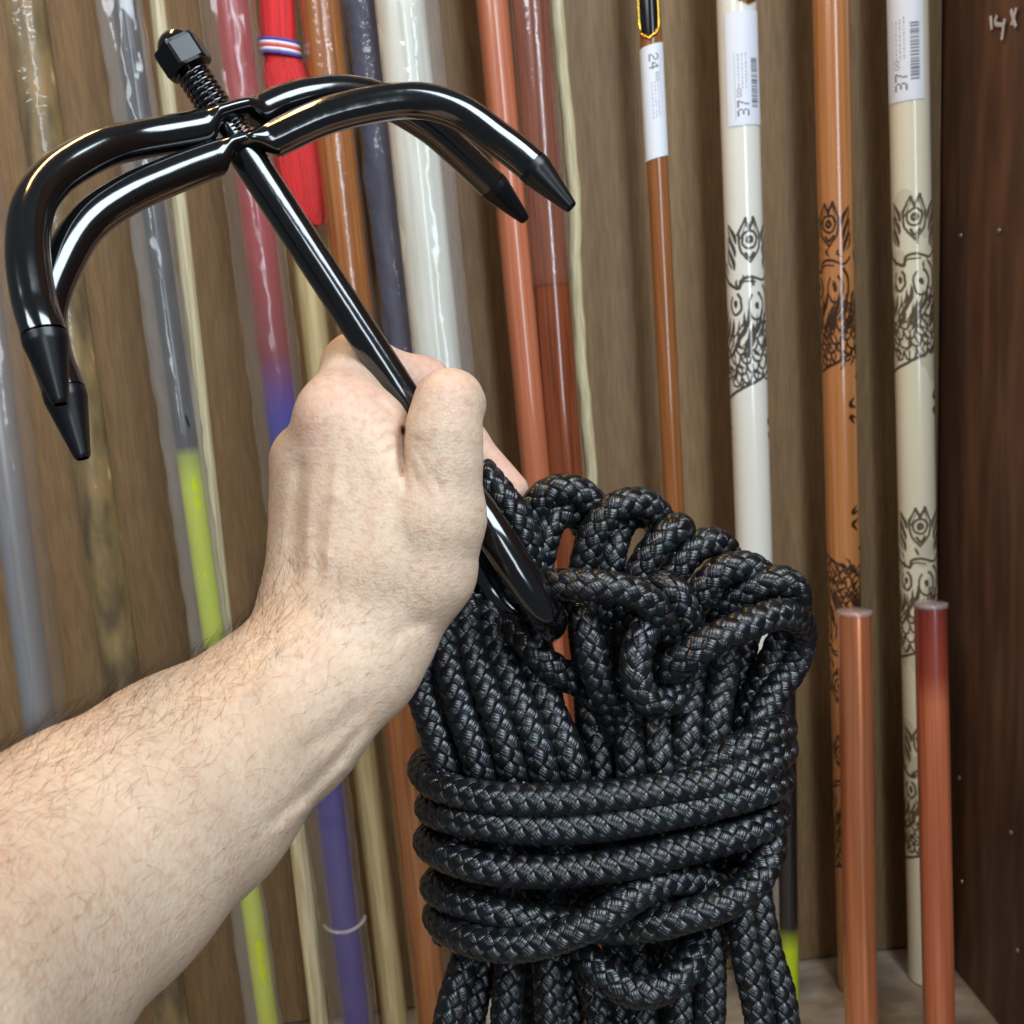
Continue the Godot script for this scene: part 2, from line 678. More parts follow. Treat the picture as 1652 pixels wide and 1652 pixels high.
func engraving(sepia: float, sd: int, blocks: Array) -> ImageTexture:
	# burnt line work: 256 px round the staff, 1954 px along it (0.8 m); blocks are [first row, 1 or -1 for upside down]
	var img := Image.create(256, 1954, false, Image.FORMAT_RGBA8)
	img.fill(Color(0.25, 0.18, 0.08, 0.0))
	var r := RandomNumberGenerator.new()
	r.seed = sd
	var ink := Color(0.13, 0.09, 0.06, 0.93) if sepia == 0.0 else Color(0.27, 0.19, 0.09, 0.93)
	var soft := Color(0.36, 0.27, 0.12, sepia)
	for blk in blocks:
		var ln := func(pts: Array, w0: float, w1: float, c: Color):
			var q := []
			for e in pts:
				q.append([e[0] + r.randf_range(-1.2, 1.2), blk[0] + blk[1] * (e[1] + r.randf_range(-1.2, 1.2))])
			stroke(img, q, w0 * 1.4, w1 * 1.4, c)
		if sepia > 0:
			for k in 26:
				var x := r.randf_range(0, 256)
				var y := r.randf_range(20, 360)
				ln.call([[x, y], [x + r.randf_range(-14, 14), y + 26]], r.randf_range(8, 16), r.randf_range(6, 12), soft)
		for half in 2:
			var ox := 128.0 * half + 64.0
			# a flower-like eye with a pointed leaf frame and a spiky crown
			var ex := ox + 60
			var ey := 62.0
			for ring in [[16.0, 1.6], [5.0, 2.2]]:
				var c := []
				for k in 13:
					c.append([ex + cos(TAU * k / 12) * ring[0], ey + sin(TAU * k / 12) * ring[0]])
				ln.call(c, ring[1], ring[1], ink)
			ln.call([[ex - 24, ey - 10], [ex - 20, ey + 18], [ex, ey + 42]], 2.2, 1.6, ink)
			ln.call([[ex + 24, ey - 10], [ex + 20, ey + 18], [ex, ey + 42]], 2.2, 1.6, ink)
			ln.call([[ex - 9, ey + 24], [ex, ey + 33], [ex + 9, ey + 24]], 2.0, 2.0, ink)
			for c in [[-24, -10, -9, -38], [-9, -38, 0, -22], [0, -22, 10, -40], [10, -40, 24, -10]]:
				ln.call([[ex + c[0], ey + c[1]], [ex + c[2], ey + c[3]]], 2.4, 1.4, ink)
				ln.call([[ex + c[0] * 0.8, ey + c[1] + 6], [ex + c[2] * 0.8, ey + c[3] + 8]], 1.2, 0.8, ink)
			for sgn in [-1.0, 1.0]:
				for k in 3:
					var bx: float = ex + sgn * (30 + 2 * k)
					var by := ey - 14 + 24.0 * k
					ln.call([[bx, by + 22], [bx + sgn * 4, by + 4], [bx + sgn * 20, by - 18]], 3.2, -1, ink)
					ln.call([[bx + sgn * 5, by + 20], [bx + sgn * 15, by + 6], [bx + sgn * 20, by - 16]], 1.8, -1, ink)
			# brow lines, two round eyes with curls
			ln.call([[ox - 6, 118], [ox + 6, 138], [ox + 34, 152], [ox + 40, 136], [ox + 62, 130], [ox + 92, 140], [ox + 110, 128]], 2.6, 1.6, ink)
			ln.call([[ox + 36, 150], [ox + 46, 140], [ox + 70, 142]], 1.6, 1.2, ink)
			for e in [[26.0, 182.0, 15.0], [72.0, 186.0, 20.0]]:
				var c := []
				for k in 11:
					c.append([ox + e[0] + cos(TAU * k / 12 - 1.2) * e[2] * 0.85, e[1] + sin(TAU * k / 12 - 1.2) * e[2] * 1.3])
				ln.call(c, 2.0, 1.4, ink)
				ln.call([[ox + e[0], e[1] - 3], [ox + e[0] + 1, e[1] + 3]], 3.4, 2.6, ink)
			ln.call([[ox + 92, 150], [ox + 104, 168], [ox + 102, 200], [ox + 86, 222], [ox + 112, 214]], 2.4, 1.6, ink)
			# feathers
			for k in 12:
				var bx := ox + 4 + k * 10.6 + r.randf_range(-3, 3)
				var by := 208.0 + 20 * sin(k * 1.7)
				ln.call([[bx + 16, by], [bx + 12 + 5 * sin(k), by + 28], [bx - 10, by + 58]], 3.4, -1, ink)
				ln.call([[bx + 6, by + 6], [bx + 2, by + 30], [bx - 16, by + 52]], 1.7, -1, ink)
			for k in 12:
				var hx := ox + r.randf_range(0, 128)
				var hy := r.randf_range(226, 330)
				var sl := r.randf_range(12, 26)
				ln.call([[hx + 5, hy], [hx + 2, hy + sl * 0.5], [hx - 7, hy + sl]], r.randf_range(1.4, 2.6), -1, ink)
			for k in 10:
				var hx := ox + r.randf_range(0, 128)
				var hy := r.randf_range(96, 200)
				ln.call([[hx, hy], [hx + r.randf_range(-5, 5), hy + 8], [hx + r.randf_range(-8, 8), hy + 16]], r.randf_range(1.2, 2.2), -1, ink)
			# scales over a slanting base line
			for row in 4:
				for k in 5:
					var x := ox + 8 + k * 25 + 12 * (row % 2)
					var y := 270.0 + row * 20 - k * 4.0 + r.randf_range(-3, 3)
					ln.call([[x - 12, y - 8], [x - 5, y + 7], [x + 8, y + 8], [x + 13, y - 6]], 1.7, 1.5, ink)
					if r.randf() < 0.6:
						ln.call([[x, y - 7], [x + r.randf_range(-4, 8), y + 7]], 1.4, 1.1, ink)
					if r.randf() < 0.35:
						ln.call([[x - 4, y - 9], [x + 8, y - 2]], 3.2, 0.8, ink)
			ln.call([[ox - 4, 362], [ox + 40, 342], [ox + 90, 322], [ox + 124, 300]], 2.6, 2.2, ink)
			# a stray pair of leaves on the plain length
			for k in 2:
				var y := 400.0 + 58 * k
				ln.call([[ox + 118, y], [ox + 102, y + 16 - 32 * k], [ox + 126, y + 26 - 40 * k]], 3.4, -1, ink)
	return ImageTexture.create_from_image(img)


func engraved(base: StandardMaterial3D, tex: ImageTexture, offset: float, offu: float, scale: float) -> StandardMaterial3D:
	var m: StandardMaterial3D = base.duplicate()
	m.detail_enabled = true
	m.detail_albedo = tex
	m.detail_blend_mode = BaseMaterial3D.BLEND_MODE_MIX
	m.detail_uv_layer = BaseMaterial3D.DETAIL_UV_2
	m.uv2_scale = Vector3(1, scale, 1)
	m.uv2_offset = Vector3(offu, offset, 0)
	return m


func banded(p: Dictionary, cuts: Array) -> void:     # repaint a staff with hard or soft colour bands: [s, colour] pairs, foot first
	var sides := 28
	var v := PackedVector3Array()
	var nn := PackedVector3Array()
	var col := PackedColorArray()
	var uv := PackedVector2Array()
	var idx := PackedInt32Array()
	for i in cuts.size():
		for k in sides + 1:
			var a := TAU * k / sides
			var nrm: Vector3 = -p.face * cos(a) - p.right * sin(a)
			v.append(p.foot + p.dir * cuts[i][0] + nrm * p.r)
			nn.append(nrm)
			col.append(cuts[i][1].srgb_to_linear())
			uv.append(Vector2(float(k) / sides, cuts[i][0] * 4))
	for i in cuts.size() - 1:
		for k in sides:
			var a := i * (sides + 1) + k
			var b := a + sides + 1
			idx.append_array([a, b, a + 1, b, b + 1, a + 1])
	p.shaft.mesh = mesh_of(v, nn, uv, idx, col)
	var m := mat(Color.WHITE, 0.35)
	lacquer(m)
	m.vertex_color_use_as_albedo = true
	p.shaft.material_override = m


func add_sleeve(p: Dictionary, m: Material, s0: float, s1: float, k: float, flat := 1.0, wob := 0.0006, cx := 0.0, sd := 0):
	obj("plastic_sleeve", pole_mesh(p, s0, s1, p.r * k, 32, 0.0, 1, flat, wob, cx, sd), m, p.node)


func add_label(p: Dictionary, s0: float, s1: float, a0: float, a1: float, tex: ImageTexture, rag := 0.0):
	var m := mat(Color.WHITE, 0.5)
	m.albedo_texture = tex
	m.cull_mode = BaseMaterial3D.CULL_DISABLED
	obj("price_label", patch(p, s0, s1, a0, a1, 0.0007, 0.0, rag), m, p.node)


func add_plate(p: Dictionary, s0: float, s1: float, a0: float, a1: float, m: Material):
	var plate := obj("ornament", patch(p, s0, s1, a0, a1, 0.0012, 0.25), m, p.node)
	var pts := PackedVector3Array()
	for i in 25:
		var f := 1.0 - i / 12.0
		var side := -1.0 if f >= 0 else 1.0
		f = absf(f)
		var s := lerpf(s0, s1, f)
		var k := sqrt(1.0 - pow(1.0 - f / 0.25, 2.0)) if f < 0.25 else 1.0
		var a := (a0 + a1) * 0.5 + side * (a1 - a0) * 0.5 * k
		pts.append(p.foot + p.dir * s + (p.face * cos(a) + p.right * sin(a)) * (p.r + 0.0012))
	var o := obj("gold_rim", sweep(pts, constant(pts.size(), 0.0011), 8), M.gold)
	o.get_parent().remove_child(o)
	plate.add_child(o)


func build_poles():
	var p: Dictionary
	# grey metal tube and its plastic edge, far left
	p = make_pole("metal_tube", "silver grey metal tube at the far left, partly out of the picture", Vector2(-10, 600), Vector2(55, 1100), 0.10, 52, mat(s8(172, 172, 174), 0.34, 0.6))
	add_sleeve(p, M.film_wide, 0.03, 1.1, 1.35, 0.9, 0.001, 0.006, 1)
	# mottled burnt staff in clear wrap
	var burnt := mat(Color.WHITE, 0.4)
	burnt.albedo_texture = noise_tex(0.016, 4, [[0.12, s8(86, 70, 48)], [0.42, s8(118, 98, 62)], [0.64, s8(136, 114, 74)], [0.82, s8(150, 116, 68)], [0.95, s8(200, 172, 128)]], 256, FastNoiseLite.TYPE_SIMPLEX_SMOOTH, 101)
	burnt.uv1_scale = Vector3(1, 0.9, 1)
	p = make_pole("wrapped_staff", "mottled olive brown burnt wood staff in shiny clear wrap beside the metal tube", Vector2(38, 0), Vector2(198, 1100), 0.095, 66, burnt)
	add_sleeve(p, M.film_wrap, 0.02, 1.21, 1.16, 1.0, 0.0012, 0.0, 2)
	# black and yellow staff in a loose bag
	p = make_pole("black_yellow_staff", "black staff with long lime yellow lower half in a loose plastic bag", Vector2(208, 60), Vector2(348, 1050), 0.085, 40, M.label)
	var st := s_at(p, 735)
	banded(p, [[0.0, s8(206, 214, 20)], [st - 0.022, s8(196, 208, 22)], [st, s8(150, 160, 30)], [st + 0.008, s8(15, 17, 24)], [p.len, s8(18, 20, 27)]])
	add_sleeve(p, M.film, 0.01, 1.2, 1.75, 0.62, 0.0022, -0.003, 3)
	# pale thin dowel
	var pale := grain(s8(186, 166, 124), s8(208, 192, 152), s8(222, 208, 172), 2, 0.3, 0.55, 102)
	make_pole("thin_dowel", "thin pale wooden dowel beside the black and yellow staff", Vector2(253, 0), Vector2(362, 1000), 0.06, 26, pale)
	# pale dowel whose head hides behind the forearm
	make_pole("thin_dowel", "short pale wooden dowel below the forearm, left of the blue staff", Vector2(480, 1330), Vector2(516, 1640), 0.075, 32, pale, "staffs leaning in the rack", -1.0, 0.42)
	# red and blue staff in a bag
	p = make_pole("red_blue_staff", "staff painted red above and blue below in a clear bag", Vector2(372, 0), Vector2(570, 1600), 0.09, 56, M.label)
	st = s_at(p, 630)
	banded(p, [[0.0, s8(22, 26, 140)], [st - 0.05, s8(20, 28, 150)], [st - 0.018, s8(26, 36, 158)], [st + 0.03, s8(128, 26, 44)], [st + 0.10, s8(158, 28, 44)], [p.len, s8(172, 40, 58)]])
	add_sleeve(p, M.film_wide, 0.01, 1.2, 1.62, 0.75, 0.0020, -0.002, 4)
	for y in [1476]:
		var sy := s_at(p, y)
		var ring := PackedVector3Array()
		for k in 25:
			var a := -1.25 + 2.5 * k / 24.0
			ring.append(p.foot + p.dir * (sy - 0.006 * cos(a)) + (p.face * cos(a) * 1.28 + p.right * sin(a) * 1.5) * p.r)
		obj("plastic_fold", sweep(ring, constant(25, 0.0016 if y == 1476 else 0.0007), 8), M.film_cap, p.node)
	# pale spear staff with a red tassel
	var straw := grain(s8(196, 168, 112), s8(212, 186, 132), s8(222, 198, 148), 2, 0.3, 0.5, 103)
	p = make_pole("tassel_staff", "straw coloured staff with a bright red tassel near its top", Vector2(447, 0), Vector2(632, 1600), 0.055, 50, straw)
	build_tassel(p)
	# brown staff in wrap
	var chestnut := grain(s8(126, 68, 20), s8(152, 86, 28), s8(166, 102, 40), 3, 0.2, 0.35, 104)
	p = make_pole("brown_staff", "chestnut brown staff in tight clear wrap left of the thick white staff", Vector2(516, 0), Vector2(672, 1400), 0.085, 62, chestnut)
	add_sleeve(p, M.film_wrap, 0.02, 1.21, 1.12, 1.0, 0.0010, 0.0, 5)
	# violet grey flat bag
	var plum := grain(s8(44, 34, 38), s8(62, 48, 54), s8(80, 64, 72), 2, 0.4, 0.4, 105)
	p = make_pole("bagged_staff", "dark plum staff inside a crinkled violet grey bag, between brown and white staffs", Vector2(588, 0), Vector2(650, 520), 0.05, 54, plum)
	add_sleeve(p, M.film_violet, 0.02, 1.21, 1.32, 1.0, 0.0022, 0.0, 6)
	# white staff
	var white := grain(s8(206, 206, 192), s8(220, 220, 206), s8(228, 228, 216), 2, 0.2, 0.28, 106)
	p = make_pole("white_staff", "thick plain white staff in clear film behind the hook's right claws", Vector2(645, 0), Vector2(703, 560), 0.095, 82, white)
	add_sleeve(p, M.film, 0.02, 1.21, 1.28, 0.94, 0.0010, 0.005, 7)
	# terracotta staff
	var terra := grain(s8(178, 100, 68), s8(188, 110, 76), s8(196, 118, 84), 2, 0.15, 0.34, 107)
	p = make_pole("terracotta_staff", "terracotta orange painted staff right of the thick white staff", Vector2(794, 0), Vector2(864, 750), 0.06, 52, terra)
	# red brown staff in part sleeve
	var mahog := grain(s8(104, 50, 28), s8(128, 64, 36), s8(140, 74, 44), 3, 0.2, 0.25, 108)
	p = make_pole("mahogany_staff", "dark red brown staff with a clear sleeve on its upper half", Vector2(857, 0), Vector2(912, 740), 0.065, 60, mahog)
	add_sleeve(p, film(0.06, Color(0.72, 0.66, 0.66), 0.08, 0.25, 77, 1, 3), s_at(p, 458), 1.21, 1.13, 1.0, 0.0006, 0.0, 8)
	# crooked natural stick
	make_pole("crooked_stick", "thin pale crooked natural stick right of the dark red staff", Vector2(902, 0), Vector2(950, 740), 0.045, 22, grain(s8(190, 172, 128), s8(214, 198, 156), s8(226, 212, 176), 2, 0.8, 0.5, 109), "staffs leaning in the rack", -1.0, 1.22, 0.0, 0.004)
	# thin brown staff with label
	var brown := grain(s8(132, 78, 38), s8(150, 92, 48), s8(160, 102, 58), 3, 0.2, 0.25, 110)
	p = make_pole("labelled_brown_staff", "thin glossy brown staff with a white price label under a black and gold ornament", Vector2(1047, 0), Vector2(1088, 820), 0.05, 36, brown)
	add_label(p, s_at(p, 257), s_at(p, 76), -1.35, 1.25, label_texture("24", false, false, 1), 0.004)
	add_plate(p, s_at(p, 66), s_at(p, -40), -1.0, 0.75, M.black_gloss)
	# engraved staffs
	var cream := mat(s8(237, 234, 221), 0.24)
	var ivory := mat(s8(234, 226, 198), 0.26)
	lacquer(cream)
	lacquer(ivory)
	var amber := grain(s8(176, 112, 62), s8(188, 123, 70), s8(196, 132, 80), 3, 0.12, 0.25, 111)
	var eng := engraving(0.0, 3, [[-20, 1], [1030, 1]])
	var eng_amber := engraving(0.0, 8, [[-20, 1], [1060, -1], [1090, 1]])
	var eng_sepia := engraving(0.2, 4, [[-20, 1], [600, 1], [1080, 1]])
	p = make_pole("engraved_staff", "white engraved staff with a price label, third from the dark side board", Vector2(1188, 0), Vector2(1216, 870), 0.055, 64, cream, "engraved staffs")
	engrave(p, cream, eng, s_at(p, 352), -0.06)
	add_label(p, s_at(p, 207), s_at(p, 26), -0.62, 1.25, label_texture("37", true, true, 2))
	add_plate(p, s_at(p, 14), s_at(p, -70), 0.0, 1.2, M.red_gloss)
	p = make_pole("engraved_staff", "orange brown engraved staff without any label, between the two white ones", Vector2(1340, 0), Vector2(1362, 950), 0.045, 58, amber, "engraved staffs")
	engrave(p, amber, eng_amber, s_at(p, 326), 0.05)
	p = make_pole("engraved_staff", "ivory staff with sepia shaded engraving and barcode label beside the dark side board", Vector2(1464, 0), Vector2(1482, 970), 0.045, 64, ivory, "engraved staffs")
	engrave(p, ivory, eng_sepia, s_at(p, 316), -0.04)
	add_label(p, s_at(p, 166), s_at(p, -40), -1.2, 0.75, label_texture("37", true, true, 5))
	# short staffs in front
	var copper := grain(s8(200, 118, 74), s8(212, 130, 86), s8(220, 142, 98), 2, 0.14, 0.27, 112)
	copper.metallic = 0.55
	p = make_pole("copper_staff", "short copper brown staff standing in front, nearer the rope", Vector2(1378, 985), Vector2(1389, 1640), 0.15, 53, copper, "short staffs standing in front", 0.19, 0.5)
	shorten(p, 988, copper)
	var rose := grain(s8(166, 88, 58), s8(198, 116, 80), s8(206, 128, 92), 2, 0.12, 0.3, 113, 0.02)
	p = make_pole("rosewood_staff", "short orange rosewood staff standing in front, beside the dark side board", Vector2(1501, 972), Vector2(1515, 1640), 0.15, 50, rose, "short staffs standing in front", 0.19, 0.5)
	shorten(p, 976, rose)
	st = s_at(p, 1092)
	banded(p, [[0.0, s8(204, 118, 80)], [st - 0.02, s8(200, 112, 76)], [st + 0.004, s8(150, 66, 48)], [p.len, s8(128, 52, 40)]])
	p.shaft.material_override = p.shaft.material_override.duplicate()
	p.shaft.material_override.albedo_texture = noise_tex(0.02, 4, [[0.25, Color(0.86, 0.80, 0.76)], [0.7, Color(1, 1, 1)]], 256, FastNoiseLite.TYPE_SIMPLEX_SMOOTH, 114)
	p.shaft.material_override.uv1_scale = Vector3(3, 0.15, 1)
	# black and lime staff behind the rope
	p = make_pole("black_lime_staff", "thin black staff with lime yellow foot, half hidden by the rope's right side", Vector2(1268, 1150), Vector2(1274, 1640), 0.11, 32, M.label, "staffs leaning in the rack", -1.0, 0.45)
	p.len = s_at(p, 1088)
	st = s_at(p, 1510)
	banded(p, [[0.0, s8(196, 212, 24)], [st - 0.01, s8(186, 204, 26)], [st + 0.012, s8(26, 28, 30)], [p.len, s8(24, 25, 28)]])


func shorten(p: Dictionary, y: float, m: Material):
	var s := s_at(p, y)
	p.len = s
	p.shaft.mesh = pole_mesh(p, 0, s, p.r, 28)
	obj("plastic_cap", pole_mesh(p, s - 0.002, s + 0.0016, p.r * 1.03, 28, 0.0, 1, 1.0, 0.0008, 0.0, 9), M.film_cap, p.node)


func engrave(p: Dictionary, base: StandardMaterial3D, tex: ImageTexture, s_top: float, offu: float):
	# the burnt pattern covers 0.8 m of the staff; its top edge lies at s_top
	var mesh: ArrayMesh = p.shaft.mesh
	var a := mesh.surface_get_arrays(0)
	var uv2 := PackedVector2Array()
	for q in a[Mesh.ARRAY_TEX_UV]:
		uv2.append(Vector2(q.x + offu, (s_top - q.y / 4.0) / 0.8))
	a[Mesh.ARRAY_TEX_UV2] = uv2
	var m := ArrayMesh.new()
	m.add_surface_from_arrays(Mesh.PRIMITIVE_TRIANGLES, a)
	p.shaft.mesh = m
	p.shaft.material_override = engraved(base, tex, 0.0, 0.0, 1.0)


func build_tassel(p: Dictionary):
	var red := grain(s8(150, 8, 14), s8(206, 16, 22), s8(226, 34, 30), 6, 0.5, 0.7, 120)
	red.rim_enabled = true
	red.rim = 0.4
	var node: Node3D = p.node
	# upper bound bundle, a knotted band, and a hanging skirt of threads
	var ys := [-60.0, 20.0, 62.0, 78.0, 96.0, 150.0, 230.0, 300.0, 350.0, 366.0]
	var xs := [443.0, 448.0, 450.0, 452.0, 456.0, 466.0, 478.0, 488.0, 496.0, 498.0]
	var ws := [27.0, 28.0, 27.0, 24.0, 29.0, 36.0, 37.0, 34.0, 27.0, 14.0]
	var pts := []
	for i in ys.size():
		pts.append(PZ(xs[i], ys[i], 0.078))
	var sp := spline(pts, 5)
	var rr := PackedFloat32Array()
	var rf := PackedFloat32Array()
	for i in sp.size():
		var f := float(i) / 5.0
		var k := mini(int(f), ys.size() - 2)
		var w := lerpf(ws[k], ws[k + 1], f - k) * depth_of(sp[i]) / FOCAL
		rr.append(w)
		rf.append(w * 0.45)
	var body := obj("tassel", sweep(sp, rr, 30, p.face, rf), red, node)
	# loose threads over the skirt
	var st := SurfaceTool.new()
	for i in 260:
		var a := rng.randf_range(-1.5, 1.5)
		var th := PackedVector3Array()
		var tr := PackedFloat32Array()
		var n := 9
		var len_f := rng.randf_range(0.8, 1.0)
		var ph := rng.randf() * 9
		for j in n:
			var f := lerpf(4.2, 4.2 + 4.75 * len_f, float(j) / (n - 1))
			var k := mini(int(f * 5), sp.size() - 1)
			var up: Vector3 = p.face
			var c := sp[k]
			var wob := 0.0009 * sin(j * 1.3 + ph)
			th.append(c + p.right * (sin(a) * (maxf(rr[k], 0.0105) * 1.02) + wob) + up * (cos(a) * (maxf(rf[k], 0.005) * 1.04 + 0.0006 + 0.0006 * sin(i * 2.7))))
			tr.append(0.0008 * (1.0 - 0.5 * float(j) / n))
		st.append_from(sweep(th, tr, 4, Vector3.ZERO, PackedFloat32Array(), PackedFloat32Array(), false), 0, Transform3D.IDENTITY)
	var threads := obj("threads", st.commit(), red)
	remove_child(threads)
	body.add_child(threads)
	threads.position = Vector3.ZERO
	threads.set_meta("kind", "stuff")
	var cols := [s8(72, 66, 150), s8(226, 220, 224), s8(216, 66, 56), s8(222, 216, 222), s8(84, 74, 150)]
	for i in 5:
		var ring := PackedVector3Array()
		for k in 25:
			var a := TAU * k / 24
			var c := PZ(450 + i * 0.8, 68 + i * 5.2, 0.078)
			ring.append(c + p.right * sin(a) * 0.0136 + p.face * cos(a) * 0.0078 + p.dir * (-0.0022 * sin(a)))
		var o := obj("band", sweep(ring, constant(25, 0.0015), 8, Vector3.ZERO, PackedFloat32Array(), PackedFloat32Array(), false), mat(cols[i], 0.7))
		remove_child(o)
		body.add_child(o, true)
		o.position = Vector3.ZERO


# ---------------------------------------------------------------- the hook
const ROD := 0.0071


func build_hook():
	var top := P(285, 78, 0.396)
	var low := P(770, 822, 0.433)
	var ax := (low - top).normalized()
	var up := -ax
	var h := thing("grappling_hook", "glossy black four clawed steel grappling hook held in the hand", "grappling hook", P(420, 284, 0.405))
	# shaft, with a thread above the rods
	var sh0 := top + ax * (top.distance_to(P(393, 246, 0.404)))
	obj("shaft", sweep(PackedVector3Array([sh0, low]), constant(2, ROD), 40), M.steel, h)
	var rod_top := P(300, 102, 0.397)
	obj("threaded_rod", sweep(PackedVector3Array([rod_top, sh0 + ax * 0.004]), constant(2, 0.0043), 24), M.steel, h)
	obj("thread", helix(P(362, 178, 0.4015) , ax, 0.0047, 0.00042, 0.0016, 15), M.steel, h)
	obj("spring", helix(P(309, 115, 0.397), ax, 0.0063, 0.00082, 0.0023, 8), M.steel, h)
	# cap nut: six flats, chamfered, under a dome
	var nut := cap_nut(P(309, 113, 0.397), up)
	var nut_o := obj("cap_nut", nut, M.tip, h)
	var dome := obj("dome", nut_dome(P(309, 113, 0.397), up), M.steel)
	remove_child(dome)
	nut_o.add_child(dome)
	dome.position = Vector3.ZERO
	# two rods, each pressed flat where the shaft goes through
	var rod_a := [[98, 652, 0.324], [71, 540, 0.326], [56, 490, 0.329], [46, 430, 0.333], [45, 380, 0.338], [52, 338, 0.343], [70, 304, 0.349], [105, 272, 0.357], [165, 240, 0.368], [227, 225, 0.380], [322, 208, 0.394], [375, 192, 0.4015], [418, 182, 0.408], [456, 166, 0.414], [505, 153, 0.421], [560, 149, 0.430], [620, 163, 0.440], [690, 203, 0.452], [740, 246, 0.463], [794, 298, 0.474], [848, 355, 0.484]]
	var rod_b := [[134, 740, 0.342], [103, 631, 0.345], [80, 565, 0.347], [74, 500, 0.349], [98, 430, 0.354], [140, 362, 0.362], [200, 318, 0.371], [270, 286, 0.382], [338, 260, 0.393], [392, 243, 0.4015], [435, 228, 0.403], [537, 184, 0.405], [656, 162, 0.408], [735, 178, 0.410], [800, 222, 0.412], [858, 268, 0.414], [923, 336, 0.416]]
	claw_rod(h, rod_a, up, 11, P(375, 192, 0.4015))
	claw_rod(h, rod_b, up, 9, P(392, 243, 0.4015))
	# eye ring that takes the rope
	var ring := []
	for q in [[748, 796, 0.440], [764, 812, 0.434], [800, 866, 0.430], [846, 936, 0.432], [876, 982, 0.438], [886, 1006, 0.452], [866, 1012, 0.468], [826, 990, 0.476], [786, 940, 0.476], [752, 872, 0.466], [742, 815, 0.452], [748, 796, 0.440]]:
		ring.append(P(q[0], q[1], q[2]))
	var rs := spline(ring, 10)
	obj("eye_ring", sweep(rs, constant(rs.size(), 0.0080), 36), M.steel, h)


func helix(from: Vector3, ax: Vector3, r: float, wire: float, pitch: float, turns: int) -> ArrayMesh:
	var e1 := ax.cross(Vector3(0, 1, 0.3)).normalized()
	var e2 := ax.cross(e1)
	var pts := PackedVector3Array()
	for i in turns * 22 + 1:
		var a := TAU * i / 22.0
		pts.append(from + ax * (pitch * i / 22.0) + e1 * cos(a) * r + e2 * sin(a) * r)
	return sweep(pts, constant(pts.size(), wire), 8, ax)


func cap_nut(base: Vector3, up: Vector3) -> ArrayMesh:
	# flats turned so that one faces up and to the camera, as in the photo
	var face := (P(330, 40, 0.36) - base)
	var e1 := (face - up * face.dot(up)).normalized()
	var e2 := up.cross(e1)
	var hgt := 0.0108
	var apo := 0.0088
	# profile rings: circle-ish chamfer below and above, hex between
	var rings := []
	for row in [[0.0, 0.93, 0.0078], [0.0012, 1.0, 0.0], [hgt - 0.0014, 1.0, 0.0], [hgt, 0.9, 0.0082]]:
		var ring := []
		for k in 48:
			var a := TAU * (k + 0.5) / 48.0
			var seg := fmod(a + PI / 6.0, PI / 3.0) - PI / 6.0
			var hexr: float = apo / cos(seg)
			var r: float = minf(hexr, 0.0098) * row[1] if row[2] == 0.0 else minf(hexr * 0.98, row[2] * 1.16)
			ring.append(base + up * row[0] + (e1 * cos(a) + e2 * sin(a)) * r)
		rings.append(ring)
	var v := PackedVector3Array()
	var nn := PackedVector3Array()
	var uv := PackedVector2Array()
	var idx := PackedInt32Array()
	var heart := base + up * hgt * 0.5
	var tri := func(a: Vector3, b: Vector3, c: Vector3):
		var n := (c - a).cross(b - a).normalized()
		var turned := n.dot((a + b + c) / 3.0 - heart) < 0
		for q in ([a, c, b] if turned else [a, b, c]):
			idx.append(v.size())
			v.append(q)
			nn.append(-n if turned else n)
			uv.append(Vector2.ZERO)
	for i in 3:
		for k in 48:
			var k1 := (k + 1) % 48
			tri.call(rings[i][k], rings[i + 1][k], rings[i][k1])
			tri.call(rings[i + 1][k], rings[i + 1][k1], rings[i][k1])
	for k in 48:
		tri.call(base, rings[0][k], rings[0][(k + 1) % 48])
		tri.call(base + up * hgt, rings[3][k], rings[3][(k + 1) % 48])
	return mesh_of(v, nn, uv, idx)


func nut_dome(base: Vector3, up: Vector3) -> ArrayMesh:
	var pts := PackedVector3Array()
	var rr := PackedFloat32Array()
	for i in 12:
		var a := PI * 0.5 * i / 11.0
		pts.append(base + up * (0.0103 + sin(a) * 0.0062))
		rr.append(maxf(0.0002, cos(a) * 0.0074))
	return sweep(pts, rr, 36)


